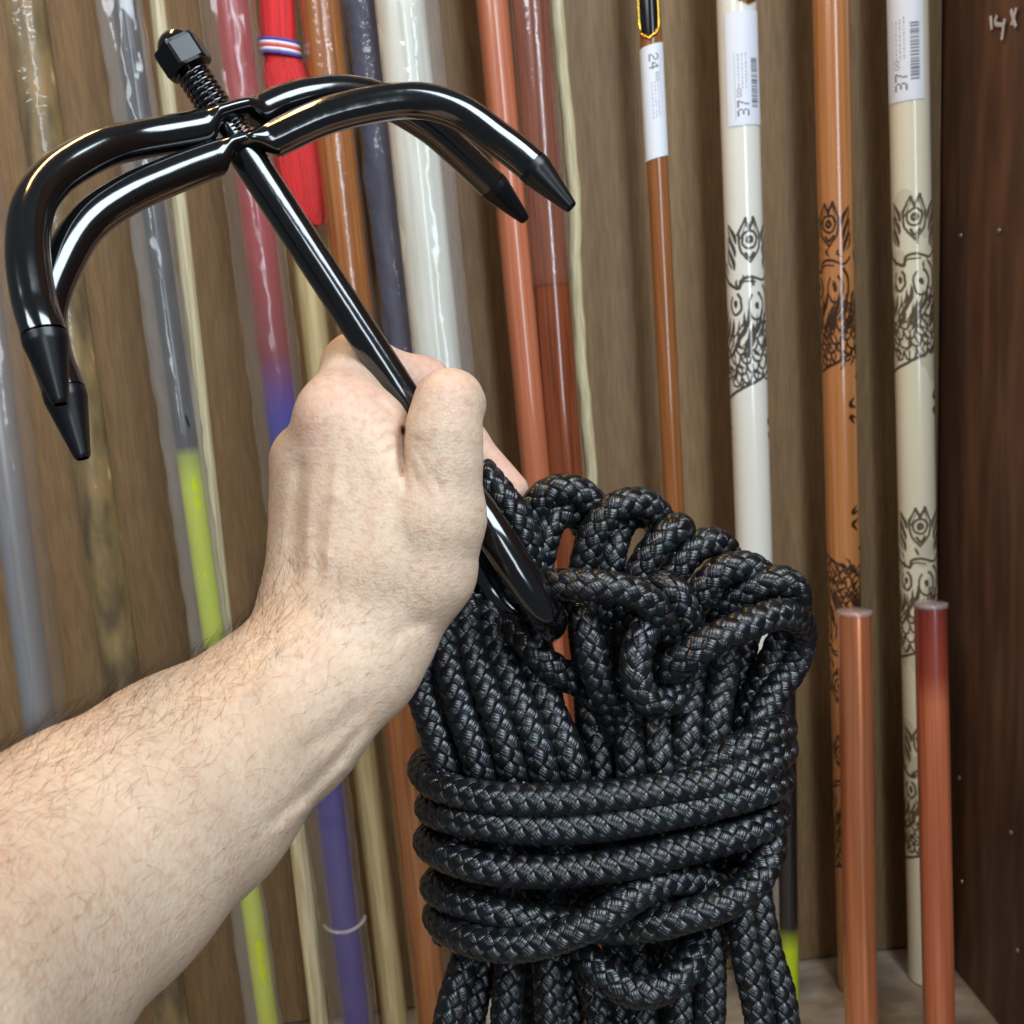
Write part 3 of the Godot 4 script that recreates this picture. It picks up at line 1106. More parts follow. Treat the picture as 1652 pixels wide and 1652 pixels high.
func claw_rod(h: Node3D, path: Array, up: Vector3, mid: int, centre: Vector3):
	var pts := []
	for q in path:
		pts.append(P(q[0], q[1], q[2]))
	var sp := resample(spline(pts, 12), 0.0012)
	# where the cones begin, measured from each end
	var c0: float = pts[0].distance_to(pts[1])
	var n := pts.size()
	var c1: float = pts[n - 1].distance_to(pts[n - 2])
	var cum := PackedFloat32Array()
	var s := 0.0
	for i in sp.size():
		if i > 0:
			s += sp[i].distance_to(sp[i - 1])
		cum.append(s)
	var body := PackedVector3Array()
	var r1 := PackedFloat32Array()
	var r2 := PackedFloat32Array()
	var off := PackedFloat32Array()
	for i in sp.size():
		if cum[i] < c0 - 0.0005 or cum[i] > s - c1 + 0.0005:
			continue
		var d := sp[i].distance_to(centre)
		var f := 1.0 - smoothstep(0.0055, 0.0132, d)      # pressed flat within a centimetre of the shaft
		body.append(sp[i])
		r1.append(ROD * (1.0 + 0.26 * f))
		r2.append(ROD * (1.0 - 0.47 * f))
		off.append(ROD * 0.30 * f)
	var rod := obj("claw_rod", sweep(body, r1, 40, up, r2, off), M.steel, h)
	for end in 2:
		var a: Vector3 = pts[0] if end == 0 else pts[n - 1]
		var b: Vector3 = pts[1] if end == 0 else pts[n - 2]
		var tp := PackedVector3Array()
		var tr := PackedFloat32Array()
		for k in 34:
			var f := float(k) / 33.0
			tp.append(b.lerp(a, f))
			var r := ROD * (1.0 if f < 0.12 else lerpf(1.0, 0.36, (f - 0.12) / 0.88))
			r += 0.00006 * (k % 2)
			if k == 33:
				r *= 0.8
			tr.append(r)
		var o := obj("claw_tip", sweep(tp, tr, 36), M.tip)
		remove_child(o)
		rod.add_child(o, true)
		o.position = Vector3.ZERO


# ---------------------------------------------------------------- the rope
const ROPE := 0.0074
const PICKS := 5


func rope_mesh(ctrl: Array, lay := 0.0) -> ArrayMesh:
	var pts := []
	for q in ctrl:
		pts.append(P(q[0], q[1], q[2]))
	var step := 0.0004
	var sp := resample(spline(pts, 14), step)
	var n := sp.size()
	var T := PackedVector3Array()
	var E := PackedVector3Array()
	var e1 := Vector3.ZERO
	for i in n:
		var t := (sp[mini(i + 3, n - 1)] - sp[maxi(i - 3, 0)]).normalized()
		e1 = t.cross(Vector3(0.2, 0.4, 0.9)).normalized() if e1 == Vector3.ZERO else (e1 - t * e1.dot(t)).normalized()
		T.append(t)
		E.append(e1)
	var total := (n - 1) * step
	var p := ROPE * 0.98
	var nu := 4
	var nv := 6
	# template of one pick: offsets in the braid's own lattice, height, normal
	var tu := PackedFloat32Array()
	var tv := PackedFloat32Array()
	var th := PackedFloat32Array()
	var hfun := func(w: float, t: float) -> float:
		return ROPE * (0.79 + 0.21 * pow(maxf(0.0, 1.0 - 0.985 * w * w), 0.30) - 0.22 * t * t * absf(t))
	for j in nv + 1:
		for i in nu + 1:
			var w := -1.0 + 2.0 * i / nu
			var t := -1.0 + 2.0 * j / nv
			tu.append(w * 0.505)
			tv.append(t * 0.86)
			th.append(hfun.call(w, t))
	var tw := tu.size()
	var v := PackedVector3Array()
	var nn := PackedVector3Array()
	var uv := PackedVector2Array()
	var col := PackedColorArray()
	var idx := PackedInt32Array()
	# local normals of the template for each family, on the unrolled rope
	var norms := []
	for fam in 2:
		var q := PackedVector3Array()
		var pos := func(w: float, t: float) -> Vector3:
			var du := w * 0.505 if fam == 0 else t * 0.86
			var dv := t * 0.86 if fam == 0 else w * 0.505
			return Vector3((du + dv) / (2.0 * PICKS) * TAU * ROPE, (du - dv) * 0.5 * p, hfun.call(w, t))
		for j in nv + 1:
			for i in nu + 1:
				var w := -1.0 + 2.0 * i / nu
				var t := -1.0 + 2.0 * j / nv
				var wx := clampf(w, -0.93, 0.93)
				var a: Vector3 = pos.call(wx + 0.03, t) - pos.call(wx - 0.03, t)
				var b: Vector3 = pos.call(wx, t + 0.03) - pos.call(wx, t - 0.03)
				var nr := a.cross(b).normalized()
				q.append(nr if nr.z > 0 else -nr)
		norms.append(q)
	var rows := int(total / (p * 0.5))
	for row in rows:
		# cells with u - v = row; along the row u + v runs round the rope
		for k in PICKS:
			var sc := (row + 0.5) * p * 0.5
			var thc := TAU * (2.0 * k + (row % 2)) / (2.0 * PICKS)
			var fam := (row % 2) if true else 0
			var tone := rng.randf_range(0.6, 1.25)
			var c := Color(0.0068 * tone, 0.0078 * tone, 0.0096 * tone)
			var first := v.size()
			var q: PackedVector3Array = norms[fam]
			var jit := rng.randf_range(-0.06, 0.06)
			for m in tw:
				var du := tu[m] if fam == 0 else tv[m]
				var dv := tv[m] if fam == 0 else tu[m]
				var ang := thc + (du + dv) / (2.0 * PICKS) * TAU + jit
				var s := clampf(sc + (du - dv) * 0.5 * p, 0.0, total)
				var fi := s / step
				var i0 := mini(int(fi), n - 2)
				var fr := fi - i0
				var t := T[i0]
				var a := E[i0]
				var b := t.cross(a)
				var ca := cos(ang)
				var sa := sin(ang)
				var rad := a * ca + b * sa
				var tan := b * ca - a * sa
				v.append(sp[i0].lerp(sp[i0 + 1], fr) + rad * th[m])
				var l := q[m]
				nn.append(tan * l.x + t * l.y + rad * l.z)
				uv.append(Vector2(float(m % (nu + 1)) / nu, float(m / (nu + 1)) / nv))
				col.append(c)
			for j in nv:
				for i in nu:
					var a := first + j * (nu + 1) + i
					var b := a + nu + 1
					if fam == 0:
						idx.append_array([a, a + 1, b, b, a + 1, b + 1])
					else:
						idx.append_array([a, b, a + 1, b, b + 1, a + 1])
	return mesh_of(v, nn, uv, idx, col)


func core_mesh(ctrl: Array) -> ArrayMesh:
	var pts := []
	for q in ctrl:
		pts.append(P(q[0], q[1], q[2]))
	var sp := resample(spline(pts, 8), 0.004)
	return sweep(sp, constant(sp.size(), ROPE * 0.76), 10)


func lay(rope: Node3D, called: String, ctrl: Array):
	var o := obj(called, rope_mesh(ctrl), M.rope, rope)
	var core := obj("core", core_mesh(ctrl), M.core)
	remove_child(core)
	o.add_child(core, true)
	core.position = Vector3.ZERO
	fuzz(o, ctrl, 22)


func fuzz(o: MeshInstance3D, ctrl: Array, count: int):      # stray filaments that stand off the braid
	var pts := []
	for q in ctrl:
		pts.append(P(q[0], q[1], q[2]))
	var sp := resample(spline(pts, 8), 0.003)
	var st := SurfaceTool.new()
	for i in count:
		var k := rng.randi_range(1, sp.size() - 2)
		var t := (sp[k + 1] - sp[k - 1]).normalized()
		var rad := t.cross(Vector3(rng.randfn(), rng.randfn(), rng.randfn())).normalized()
		var way := (t * rng.randf_range(-1, 1) + t.cross(rad) * rng.randf_range(-1, 1)).normalized()
		var l := rng.randf_range(0.002, 0.006)
		var th := PackedVector3Array()
		for j in 5:
			var f := j / 4.0
			th.append(sp[k] + rad * (ROPE * 0.97 + l * 0.55 * f * (1.15 - f)) + way * l * f)
		st.append_from(sweep(th, constant(5, 0.000032), 3, Vector3.ZERO, PackedFloat32Array(), PackedFloat32Array(), false), 0, Transform3D.IDENTITY)
	var f := obj("loose_fibres", st.commit(), M.fuzz)
	remove_child(f)
	o.add_child(f, true)
	f.position = Vector3.ZERO
	f.set_meta("kind", "stuff")


func build_rope():
	var rope := thing("rope", "thick black braided rope, looped, wrapped into a hank and tied to the hook", "rope", P(970, 1300, 0.47))
	# five turns that bind the hank
	lay(rope, "wrap", [[1100, 1250, 0.53], [900, 1245, 0.535], [720, 1225, 0.51], [682, 1236, 0.478], [704, 1266, 0.453], [782, 1286, 0.440], [872, 1291, 0.436], [963, 1286, 0.435], [1054, 1276, 0.436], [1145, 1261, 0.439], [1225, 1237, 0.448], [1262, 1210, 0.466], [1240, 1200, 0.50], [1120, 1230, 0.528]])
	lay(rope, "wrap", [[1100, 1300, 0.53], [900, 1300, 0.535], [735, 1290, 0.512], [694, 1298, 0.478], [712, 1316, 0.453], [782, 1330, 0.440], [872, 1337, 0.436], [963, 1332, 0.435], [1054, 1317, 0.436], [1145, 1298, 0.439], [1225, 1276, 0.446], [1258, 1258, 0.466], [1230, 1250, 0.50], [1100, 1280, 0.53]])
	lay(rope, "wrap", [[1100, 1350, 0.53], [900, 1350, 0.535], [735, 1340, 0.512], [692, 1352, 0.478], [706, 1374, 0.453], [760, 1395, 0.440], [830, 1405, 0.436], [918, 1405, 0.435], [1009, 1393, 0.435], [1099, 1371, 0.438], [1190, 1347, 0.443], [1248, 1322, 0.460], [1236, 1306, 0.50], [1100, 1320, 0.53]])
	lay(rope, "wrap", [[1050, 1420, 0.53], [900, 1410, 0.535], [740, 1415, 0.512], [702, 1426, 0.478], [722, 1447, 0.456], [788, 1469, 0.445], [850, 1482, 0.443], [925, 1492, 0.449], [1004, 1497, 0.448], [1060, 1491, 0.440], [1110, 1477, 0.437], [1161, 1461, 0.437], [1206, 1434, 0.441], [1234, 1398, 0.448], [1244, 1352, 0.456], [1230, 1300, 0.472]])
	lay(rope, "wrap", [[1100, 1460, 0.53], [900, 1460, 0.535], [745, 1470, 0.512], [706, 1474, 0.478], [724, 1500, 0.453], [768, 1520, 0.440], [827, 1526, 0.434], [886, 1516, 0.432], [945, 1494, 0.431], [992, 1466, 0.433], [1030, 1441, 0.437], [1075, 1420, 0.442], [1120, 1420, 0.448], [1165, 1440, 0.456], [1190, 1470, 0.475]])
	# top turn at the right
	lay(rope, "wrap", [[1000, 1268, 0.485], [1060, 1258, 0.466], [1120, 1238, 0.455], [1181, 1212, 0.450], [1236, 1186, 0.455], [1262, 1172, 0.475], [1230, 1176, 0.51]])
	# loops that stand up at the top
	lay(rope, "loop", [[780, 1250, 0.478], [800, 1120, 0.480], [826, 1000, 0.478], [843, 900, 0.474], [852, 846, 0.468], [872, 804, 0.464], [908, 789, 0.463], [944, 800, 0.466], [966, 836, 0.474], [962, 890, 0.486], [945, 1000, 0.492], [950, 1150, 0.492], [960, 1260, 0.49]])
	lay(rope, "loop", [[850, 1250, 0.472], [852, 1120, 0.472], [862, 980, 0.468], [872, 900, 0.466], [888, 845, 0.466], [914, 827, 0.470], [940, 842, 0.480], [960, 900, 0.49], [970, 1000, 0.50], [980, 1240, 0.50]])
	lay(rope, "loop", [[960, 1250, 0.474], [950, 1100, 0.474], [938, 990, 0.470], [943, 910, 0.464], [964, 850, 0.460], [998, 816, 0.459], [1036, 812, 0.463], [1064, 836, 0.472], [1066, 890, 0.484], [1040, 1000, 0.49], [1040, 1250, 0.49]])
	lay(rope, "loop", [[1010, 1250, 0.480], [990, 1100, 0.480], [980, 980, 0.474], [984, 915, 0.468], [992, 872, 0.468], [1008, 838, 0.474], [1034, 828, 0.484], [1062, 846, 0.494], [1070, 900, 0.502], [1056, 1240, 0.505]])
	lay(rope, "loop", [[1040, 1250, 0.478], [1015, 1100, 0.476], [1012, 985, 0.468], [1034, 920, 0.461], [1062, 876, 0.459], [1090, 852, 0.463], [1098, 862, 0.478], [1086, 920, 0.490], [1080, 1020, 0.495], [1090, 1240, 0.495]])
	lay(rope, "loop", [[1060, 1250, 0.484], [1050, 1080, 0.482], [1062, 980, 0.474], [1088, 925, 0.466], [1116, 890, 0.464], [1146, 874, 0.468], [1172, 892, 0.478], [1176, 940, 0.490], [1156, 1040, 0.495], [1130, 1240, 0.495]])
	lay(rope, "loop", [[1080, 1250, 0.476], [1085, 1120, 0.474], [1104, 1020, 0.466], [1128, 960, 0.459], [1160, 924, 0.456], [1196, 913, 0.457], [1226, 926, 0.464], [1232, 960, 0.480], [1200, 1040, 0.492], [1180, 1240, 0.495]])
	lay(rope, "loop", [[1110, 1250, 0.482], [1115, 1130, 0.480], [1140, 1030, 0.474], [1180, 975, 0.464], [1216, 948, 0.458], [1252, 936, 0.456], [1280, 948, 0.460], [1284, 982, 0.470], [1262, 1030, 0.482], [1226, 1110, 0.482], [1196, 1180, 0.476], [1176, 1250, 0.474]])
	lay(rope, "loop", [[1040, 1040, 0.500], [1070, 990, 0.482], [1104, 968, 0.470], [1140, 962, 0.466], [1172, 980, 0.474], [1180, 1020, 0.49], [1170, 1240, 0.497]])
	# slack turns lying over the front of the hank
	lay(rope, "slack_turn", [[850, 950, 0.468], [872, 946, 0.452], [905, 943, 0.440], [950, 944, 0.434], [1000, 950, 0.434], [1040, 966, 0.438], [1068, 996, 0.446], [1080, 1036, 0.456], [1070, 1080, 0.470]])
	lay(rope, "slack_turn", [[1046, 1000, 0.470], [1050, 962, 0.456], [1072, 946, 0.448], [1096, 964, 0.447], [1106, 1006, 0.452], [1098, 1050, 0.462], [1080, 1100, 0.475]])
	lay(rope, "slack_turn", [[1046, 1096, 0.462], [1076, 1080, 0.447], [1110, 1060, 0.439], [1148, 1034, 0.437], [1204, 1008, 0.440], [1250, 992, 0.447], [1282, 996, 0.460], [1294, 1024, 0.474], [1280, 1074, 0.478], [1248, 1120, 0.474], [1222, 1170, 0.468], [1200, 1240, 0.470]])
	lay(rope, "slack_turn", [[1060, 1020, 0.462], [1044, 1016, 0.447], [1030, 1040, 0.440], [1025, 1078, 0.438], [1032, 1112, 0.439], [1052, 1132, 0.441], [1078, 1130, 0.446], [1094, 1106, 0.454], [1096, 1070, 0.466]])
	lay(rope, "slack_turn", [[905, 950, 0.470], [930, 966, 0.458], [944, 1000, 0.450], [953, 1045, 0.448], [966, 1096, 0.451], [984, 1140, 0.459], [1000, 1200, 0.472], [1004, 1250, 0.476]])
	lay(rope, "slack_turn", [[790, 1000, 0.478], [836, 1022, 0.466], [872, 1062, 0.461], [916, 1092, 0.465], [960, 1110, 0.476]])
	lay(rope, "slack_turn", [[776, 760, 0.462], [796, 784, 0.454], [822, 818, 0.452], [846, 862, 0.455], [860, 920, 0.462], [866, 1000, 0.470]])
	# strands of the hank between loops and wraps
	var strands := [
		[[690, 1040, 0.462], [676, 1100, 0.462], [694, 1160, 0.460], [715, 1225, 0.458], [735, 1300, 0.462]],
		[[726, 980, 0.466], [716, 1040, 0.462], [738, 1130, 0.457], [768, 1220, 0.453], [790, 1310, 0.460]],
		[[756, 960, 0.472], [752, 1020, 0.466], [782, 1110, 0.458], [818, 1210, 0.453], [840, 1310, 0.460]],
		[[790, 950, 0.480], [796, 1030, 0.470], [832, 1120, 0.460], [872, 1220, 0.454], [890, 1310, 0.460]],
		[[820, 1010, 0.484], [850, 1070, 0.474], [886, 1140, 0.463], [922, 1226, 0.456], [938, 1310, 0.462]],
		[[1000, 1090, 0.476], [1010, 1150, 0.466], [1018, 1220, 0.458], [1022, 1310, 0.462]],
		[[1058, 1120, 0.474], [1062, 1170, 0.464], [1064, 1230, 0.458], [1066, 1310, 0.462]],
		[[1120, 1060, 0.470], [1112, 1130, 0.464], [1108, 1200, 0.458], [1108, 1300, 0.462]],
		[[1176, 1030, 0.470], [1164, 1100, 0.466], [1154, 1170, 0.460], [1148, 1290, 0.464]],
		[[950, 1100, 0.488], [960, 1180, 0.474], [972, 1250, 0.468], [976, 1320, 0.468]],
		[[700, 1030, 0.492], [720, 1150, 0.49], [750, 1300, 0.49]], [[770, 960, 0.496], [800, 1150, 0.492], [820, 1300, 0.49]],
		[[860, 1000, 0.498], [890, 1150, 0.494], [905, 1300, 0.49]], [[1090, 1040, 0.498], [1085, 1150, 0.492], [1080, 1300, 0.49]],
		[[1150, 1040, 0.498], [1140, 1150, 0.490], [1130, 1300, 0.49]], [[1000, 1000, 0.500], [1005, 1150, 0.496], [1010, 1300, 0.494]],
		[[715, 1180, 0.510], [715, 1350, 0.508], [720, 1520, 0.510]], [[770, 1180, 0.512], [775, 1350, 0.510], [775, 1520, 0.510]], [[855, 1180, 0.512], [860, 1350, 0.506], [860, 1540, 0.508]], [[940, 1180, 0.512], [945, 1350, 0.506], [940, 1540, 0.508]], [[1025, 1180, 0.512], [1025, 1350, 0.506], [1015, 1540, 0.508]], [[1100, 1180, 0.512], [1096, 1350, 0.506], [1090, 1540, 0.508]], [[1165, 1180, 0.510], [1166, 1350, 0.506], [1160, 1540, 0.508]], [[1215, 1190, 0.505], [1222, 1300, 0.503], [1214, 1440, 0.502]],
		[[740, 1200, 0.492], [735, 1350, 0.488], [745, 1500, 0.49]], [[820, 1220, 0.485], [815, 1380, 0.478], [820, 1520, 0.482]], [[900, 1220, 0.485], [900, 1380, 0.474], [890, 1520, 0.480]],
		[[980, 1220, 0.485], [990, 1380, 0.474], [985, 1520, 0.480]], [[1060, 1220, 0.485], [1060, 1380, 0.474], [1060, 1520, 0.480]], [[1130, 1220, 0.485], [1130, 1380, 0.476], [1130, 1520, 0.482]], [[1190, 1220, 0.488], [1196, 1360, 0.482], [1190, 1500, 0.486]]]
	for q in strands:
		lay(rope, "strand", q)
	# the hanging ends of the hank
	lay(rope, "hanging_loop", [[930, 1500, 0.470], [950, 1548, 0.457], [986, 1582, 0.449], [1026, 1600, 0.446], [1064, 1596, 0.446], [1100, 1572, 0.450], [1120, 1536, 0.458], [1128, 1490, 0.470]])
	for q in [[[770, 1500, 0.468], [748, 1560, 0.456], [730, 1620, 0.450], [714, 1700, 0.448], [700, 1800, 0.450]],
			[[790, 1500, 0.476], [776, 1570, 0.470], [760, 1640, 0.466], [744, 1760, 0.464]],
			[[822, 1490, 0.470], [822, 1560, 0.460], [816, 1640, 0.456], [812, 1780, 0.456]],
			[[878, 1490, 0.470], [884, 1560, 0.461], [888, 1640, 0.458], [890, 1780, 0.458]],
			[[935, 1500, 0.482], [952, 1580, 0.474], [972, 1660, 0.470], [984, 1780, 0.470]],
			[[1030, 1520, 0.484], [1034, 1600, 0.474], [1040, 1680, 0.468], [1046, 1780, 0.468]],
			[[1085, 1500, 0.480], [1096, 1600, 0.470], [1100, 1680, 0.466], [1100, 1780, 0.466]],
			[[1134, 1460, 0.474], [1146, 1540, 0.466], [1146, 1640, 0.462], [1140, 1780, 0.462]],
			[[1184, 1400, 0.472], [1196, 1480, 0.464], [1208, 1560, 0.460], [1226, 1650, 0.458], [1236, 1780, 0.458]],
			[[1214, 1380, 0.480], [1224, 1460, 0.472], [1240, 1540, 0.467], [1262, 1620, 0.464], [1276, 1780, 0.464]],
			[[990, 1490, 0.486], [1000, 1600, 0.478], [1006, 1780, 0.475]], [[915, 1480, 0.490], [918, 1600, 0.482], [925, 1780, 0.48]], [[1062, 1500, 0.49], [1070, 1600, 0.484], [1072, 1780, 0.48]],
			[[845, 1480, 0.496], [852, 1600, 0.488], [856, 1780, 0.485]], [[1110, 1480, 0.498], [1122, 1600, 0.49], [1120, 1780, 0.488]]]:
		lay(rope, "hanging_strand", q)


# ---------------------------------------------------------------- the person
var bones := []      # [a, b, ra, rb, group]
var creases := []    # [a, b, width, depth]


func bone(g: int, x0: float, y0: float, d0: float, r0: float, x1: float, y1: float, d1: float, r1: float):
	bones.append([P(x0, y0, d0), P(x1, y1, d1), r0 * d0 / FOCAL, r1 * d1 / FOCAL, g])


func crease(w: float, dep: float, far: float, pts: Array):      # a fold of the skin seen on the back of the hand: width and run in photo pixels
	for i in pts.size() - 1:
		creases.append([Vector2(pts[i][0], pts[i][1]), Vector2(pts[i + 1][0], pts[i + 1][1]), w, dep, far, i == 0, i == pts.size() - 2])


const GROUP_K := [0.011, 0.006, 0.006, 0.006, 0.006, 0.006]


func field(p: Vector3, list: PackedInt32Array) -> float:
	var best := [9.0, 9.0, 9.0, 9.0, 9.0, 9.0]
	for i in list:
		var b: Array = bones[i]
		var a: Vector3 = b[0]
		var ab: Vector3 = b[1] - a
		var t := clampf((p - a).dot(ab) / ab.length_squared(), 0.0, 1.0)
		var d: float = p.distance_to(a + ab * t) - lerpf(b[2], b[3], t)
		var g: int = b[4]
		var o: float = best[g]
		if o < 8.0:
			var k: float = GROUP_K[g]
			var hh := maxf(k - absf(o - d), 0.0) / k
			d = minf(o, d) - hh * hh * k * 0.25
		best[g] = d
	var r: float = best[0]
	var ks := [0.0, 0.0026, 0.009, 0.0026, 0.0026, 0.0026]
	for g in range(1, 6):
		var d: float = best[g]
		if d < 8.0:
			var k: float = ks[g]
			var hh := maxf(k - absf(r - d), 0.0) / k
			r = minf(r, d) - hh * hh * k * 0.25
	return r


func carve(p: Vector3) -> float:
	var q := cb_inv * (p - CAM_POS)
	var f := Vector2(HALF - FOCAL * q.x / q.z, HALF + FOCAL * q.y / q.z)
	if f.x < 380 or f.y < 530 or f.y > 1420:
		return 0.0
	var e := 0.0
	for c in creases:
		if -q.z > c[4]:
			continue
		var a: Vector2 = c[0]
		var ab: Vector2 = c[1] - a
		var t := (f - a).dot(ab) / ab.length_squared()
		var t1 := clampf(t, 0.0, 1.0)
		var d := f.distance_squared_to(a + ab * t1)
		var w: float = c[2]
		if d < w * w * 6.0:
			var k := 1.0
			if c[5]:
				k *= smoothstep(0.0, 0.5, t1) * 0.9 + 0.1
			if c[6]:
				k *= smoothstep(0.0, 0.5, 1.0 - t1) * 0.9 + 0.1
			e = maxf(e, c[3] * exp(-d / (w * w)) * k) if c[3] > 0 else e + c[3] * exp(-d / (w * w)) * k
	return e


func near_bones(c: Vector3, reach: float, from: PackedInt32Array) -> PackedInt32Array:
	var out := PackedInt32Array()
	for i in from:
		var b: Array = bones[i]
		var a: Vector3 = b[0]
		var ab: Vector3 = b[1] - a
		var t := clampf((c - a).dot(ab) / ab.length_squared(), 0.0, 1.0)
		if c.distance_to(a + ab * t) - lerpf(b[2], b[3], t) < reach:
			out.append(i)
	return out


func build_person():
	# forearm and wrist
	bone(0, -260, 1720, 0.215, 330, -60, 1550, 0.270, 268)
	bone(0, -60, 1550, 0.270, 268, 151, 1389, 0.315, 212)
	bone(0, 151, 1389, 0.315, 212, 299, 1274, 0.352, 180)
	bone(0, 299, 1274, 0.352, 178, 440, 1150, 0.385, 140)
	bone(0, 440, 1150, 0.385, 120, 500, 1050, 0.402, 92)
	bone(0, 455, 1165, 0.388, 126, 580, 1065, 0.404, 96)
	bone(0, 500, 1050, 0.402, 92, 512, 985, 0.410, 88)
	bone(0, 580, 1065, 0.404, 92, 630, 1020, 0.408, 76)
	# back of the hand
	bone(0, 590, 980, 0.408, 92, 555, 690, 0.406, 63)
	bone(0, 555, 690, 0.406, 63, 547, 672, 0.410, 60)
	bone(0, 560, 800, 0.408, 70, 606, 690, 0.411, 54)
	bone(0, 550, 960, 0.409, 84, 536, 760, 0.412, 62)
	bone(0, 520, 980, 0.415, 86, 501, 748, 0.421, 65)
	bone(0, 508, 990, 0.428, 84, 491, 815, 0.448, 55)
	bone(0, 500, 1000, 0.440, 70, 492, 880, 0.468, 48)
	bone(0, 628, 905, 0.405, 86, 642, 800, 0.404, 70)
	bone(0, 600, 880, 0.405, 80, 600, 735, 0.404, 58)
	bone(0, 590, 900, 0.435, 90, 590, 790, 0.440, 84)
	# thumb: ball, first and end segments
	bone(1, 628, 1024, 0.410, 74, 686, 920, 0.406, 79)
	bone(1, 686, 920, 0.406, 79, 701, 832, 0.402, 80)
	bone(1, 701, 832, 0.402, 80, 713, 745, 0.397, 61)
	bone(1, 713, 745, 0.397, 61, 716, 692, 0.395, 57)
	bone(1, 716, 692, 0.395, 57, 721, 648, 0.394, 47)
	bone(1, 721, 648, 0.394, 46, 733, 645, 0.400, 44)
	bone(1, 728, 650, 0.399, 45, 738, 652, 0.420, 41)
	bone(1, 738, 652, 0.420, 41, 742, 696, 0.446, 36)
	# index finger
	bone(2, 547, 672, 0.410, 61, 576, 596, 0.440, 53)
	bone(2, 576, 596, 0.440, 53, 582, 596, 0.445, 50)
	bone(2, 580, 596, 0.444, 51, 684, 622, 0.458, 42)
	bone(2, 684, 622, 0.458, 42, 716, 700, 0.456, 36)
	# middle finger, its tip shows beside the rope
	bone(3, 498, 742, 0.425, 60, 520, 700, 0.470, 42)
	bone(3, 520, 700, 0.470, 42, 650, 690, 0.490, 38)
	bone(3, 650, 690, 0.490, 38, 750, 712, 0.480, 33)
	bone(3, 750, 712, 0.480, 33, 826, 790, 0.474, 27)
	# ring and little fingers
	bone(4, 491, 812, 0.448, 54, 505, 790, 0.494, 38)
	bone(4, 505, 790, 0.494, 38, 650, 800, 0.505, 35)
	bone(4, 650, 800, 0.505, 35, 715, 835, 0.482, 31)
	bone(5, 492, 880, 0.468, 47, 505, 885, 0.505, 33)
	bone(5, 505, 885, 0.505, 33, 625, 895, 0.510, 31)
	bone(5, 625, 895, 0.510, 31, 680, 905, 0.490, 28)
	# folds of the skin where thumb and hand press together, and fine wrinkles
	crease(4.5, 0.0042, 0.42, [[650, 684], [647, 706], [648, 728], [650, 748], [648, 776]])
	for q in [[[648, 690], [630, 681], [606, 684]], [[646, 700], [630, 702], [610, 714]], [[647, 716], [634, 722], [618, 740]], [[648, 740], [640, 752], [630, 780]], [[651, 745], [654, 770], [652, 800]],
			[[652, 728], [662, 744], [668, 772]], [[656, 714], [676, 730], [690, 762]], [[660, 706], [684, 716], [702, 744]], [[664, 752], [674, 776], [680, 806]], [[690, 752], [704, 776], [714, 800]], [[640, 770], [628, 800], [622, 826]]]:
		crease(4.0, 0.0007, 0.42, q)
	crease(5.0, 0.0012, 0.42, [[588, 640], [616, 650], [642, 676]])
	for q in [[[700, 634], [730, 628], [764, 634]], [[704, 646], [734, 641], [768, 648]], [[708, 658], [738, 654], [770, 660]], [[758, 826], [774, 828], [788, 834]], [[752, 850], [770, 852], [786, 858]], [[740, 900], [760, 904], [776, 900]],
			[[500, 650], [524, 640], [552, 642]], [[506, 664], [530, 655], [560, 656]], [[520, 600], [545, 590], [566, 596]], [[452, 735], [464, 728], [476, 730]]]:
		crease(3.2, 0.0004, 0.43, q)
	# hollows between the bones of the hand, raised tendons, hollows of the wrist
	crease(13.0, 0.0015, 0.45, [[486, 730], [481, 790], [474, 880], [470, 960]])
	crease(18.0, 0.0012, 0.43, [[596, 740], [585, 830], [572, 930]])
	crease(9.0, -0.0009, 0.43, [[548, 700], [540, 800], [530, 900], [524, 990]])
	crease(7.0, -0.0007, 0.43, [[500, 780], [497, 860], [500, 960]])
	crease(10.0, 0.0011, 0.42, [[600, 1150], [545, 1225], [480, 1290], [415, 1345]])
	crease(10.0, -0.0006, 0.42, [[612, 1164], [556, 1240], [492, 1304], [430, 1360]])
	crease(16.0, 0.0014, 0.43, [[600, 1130], [540, 1180], [470, 1220]])
	crease(12.0, 0.0010, 0.43, [[700, 1000], [660, 1010], [620, 1040]])
	crease(14.0, -0.0008, 0.42, [[430, 1060], [400, 1110], [330, 1170]])
	var mesh := body_mesh(0.0014)
	var man := thing("person", "bare forearm and left hand gripping the hook's shaft", "person", P(300, 1274, 0.352))
	obj("arm", mesh, M.skin, man)
	build_hair(man, mesh)


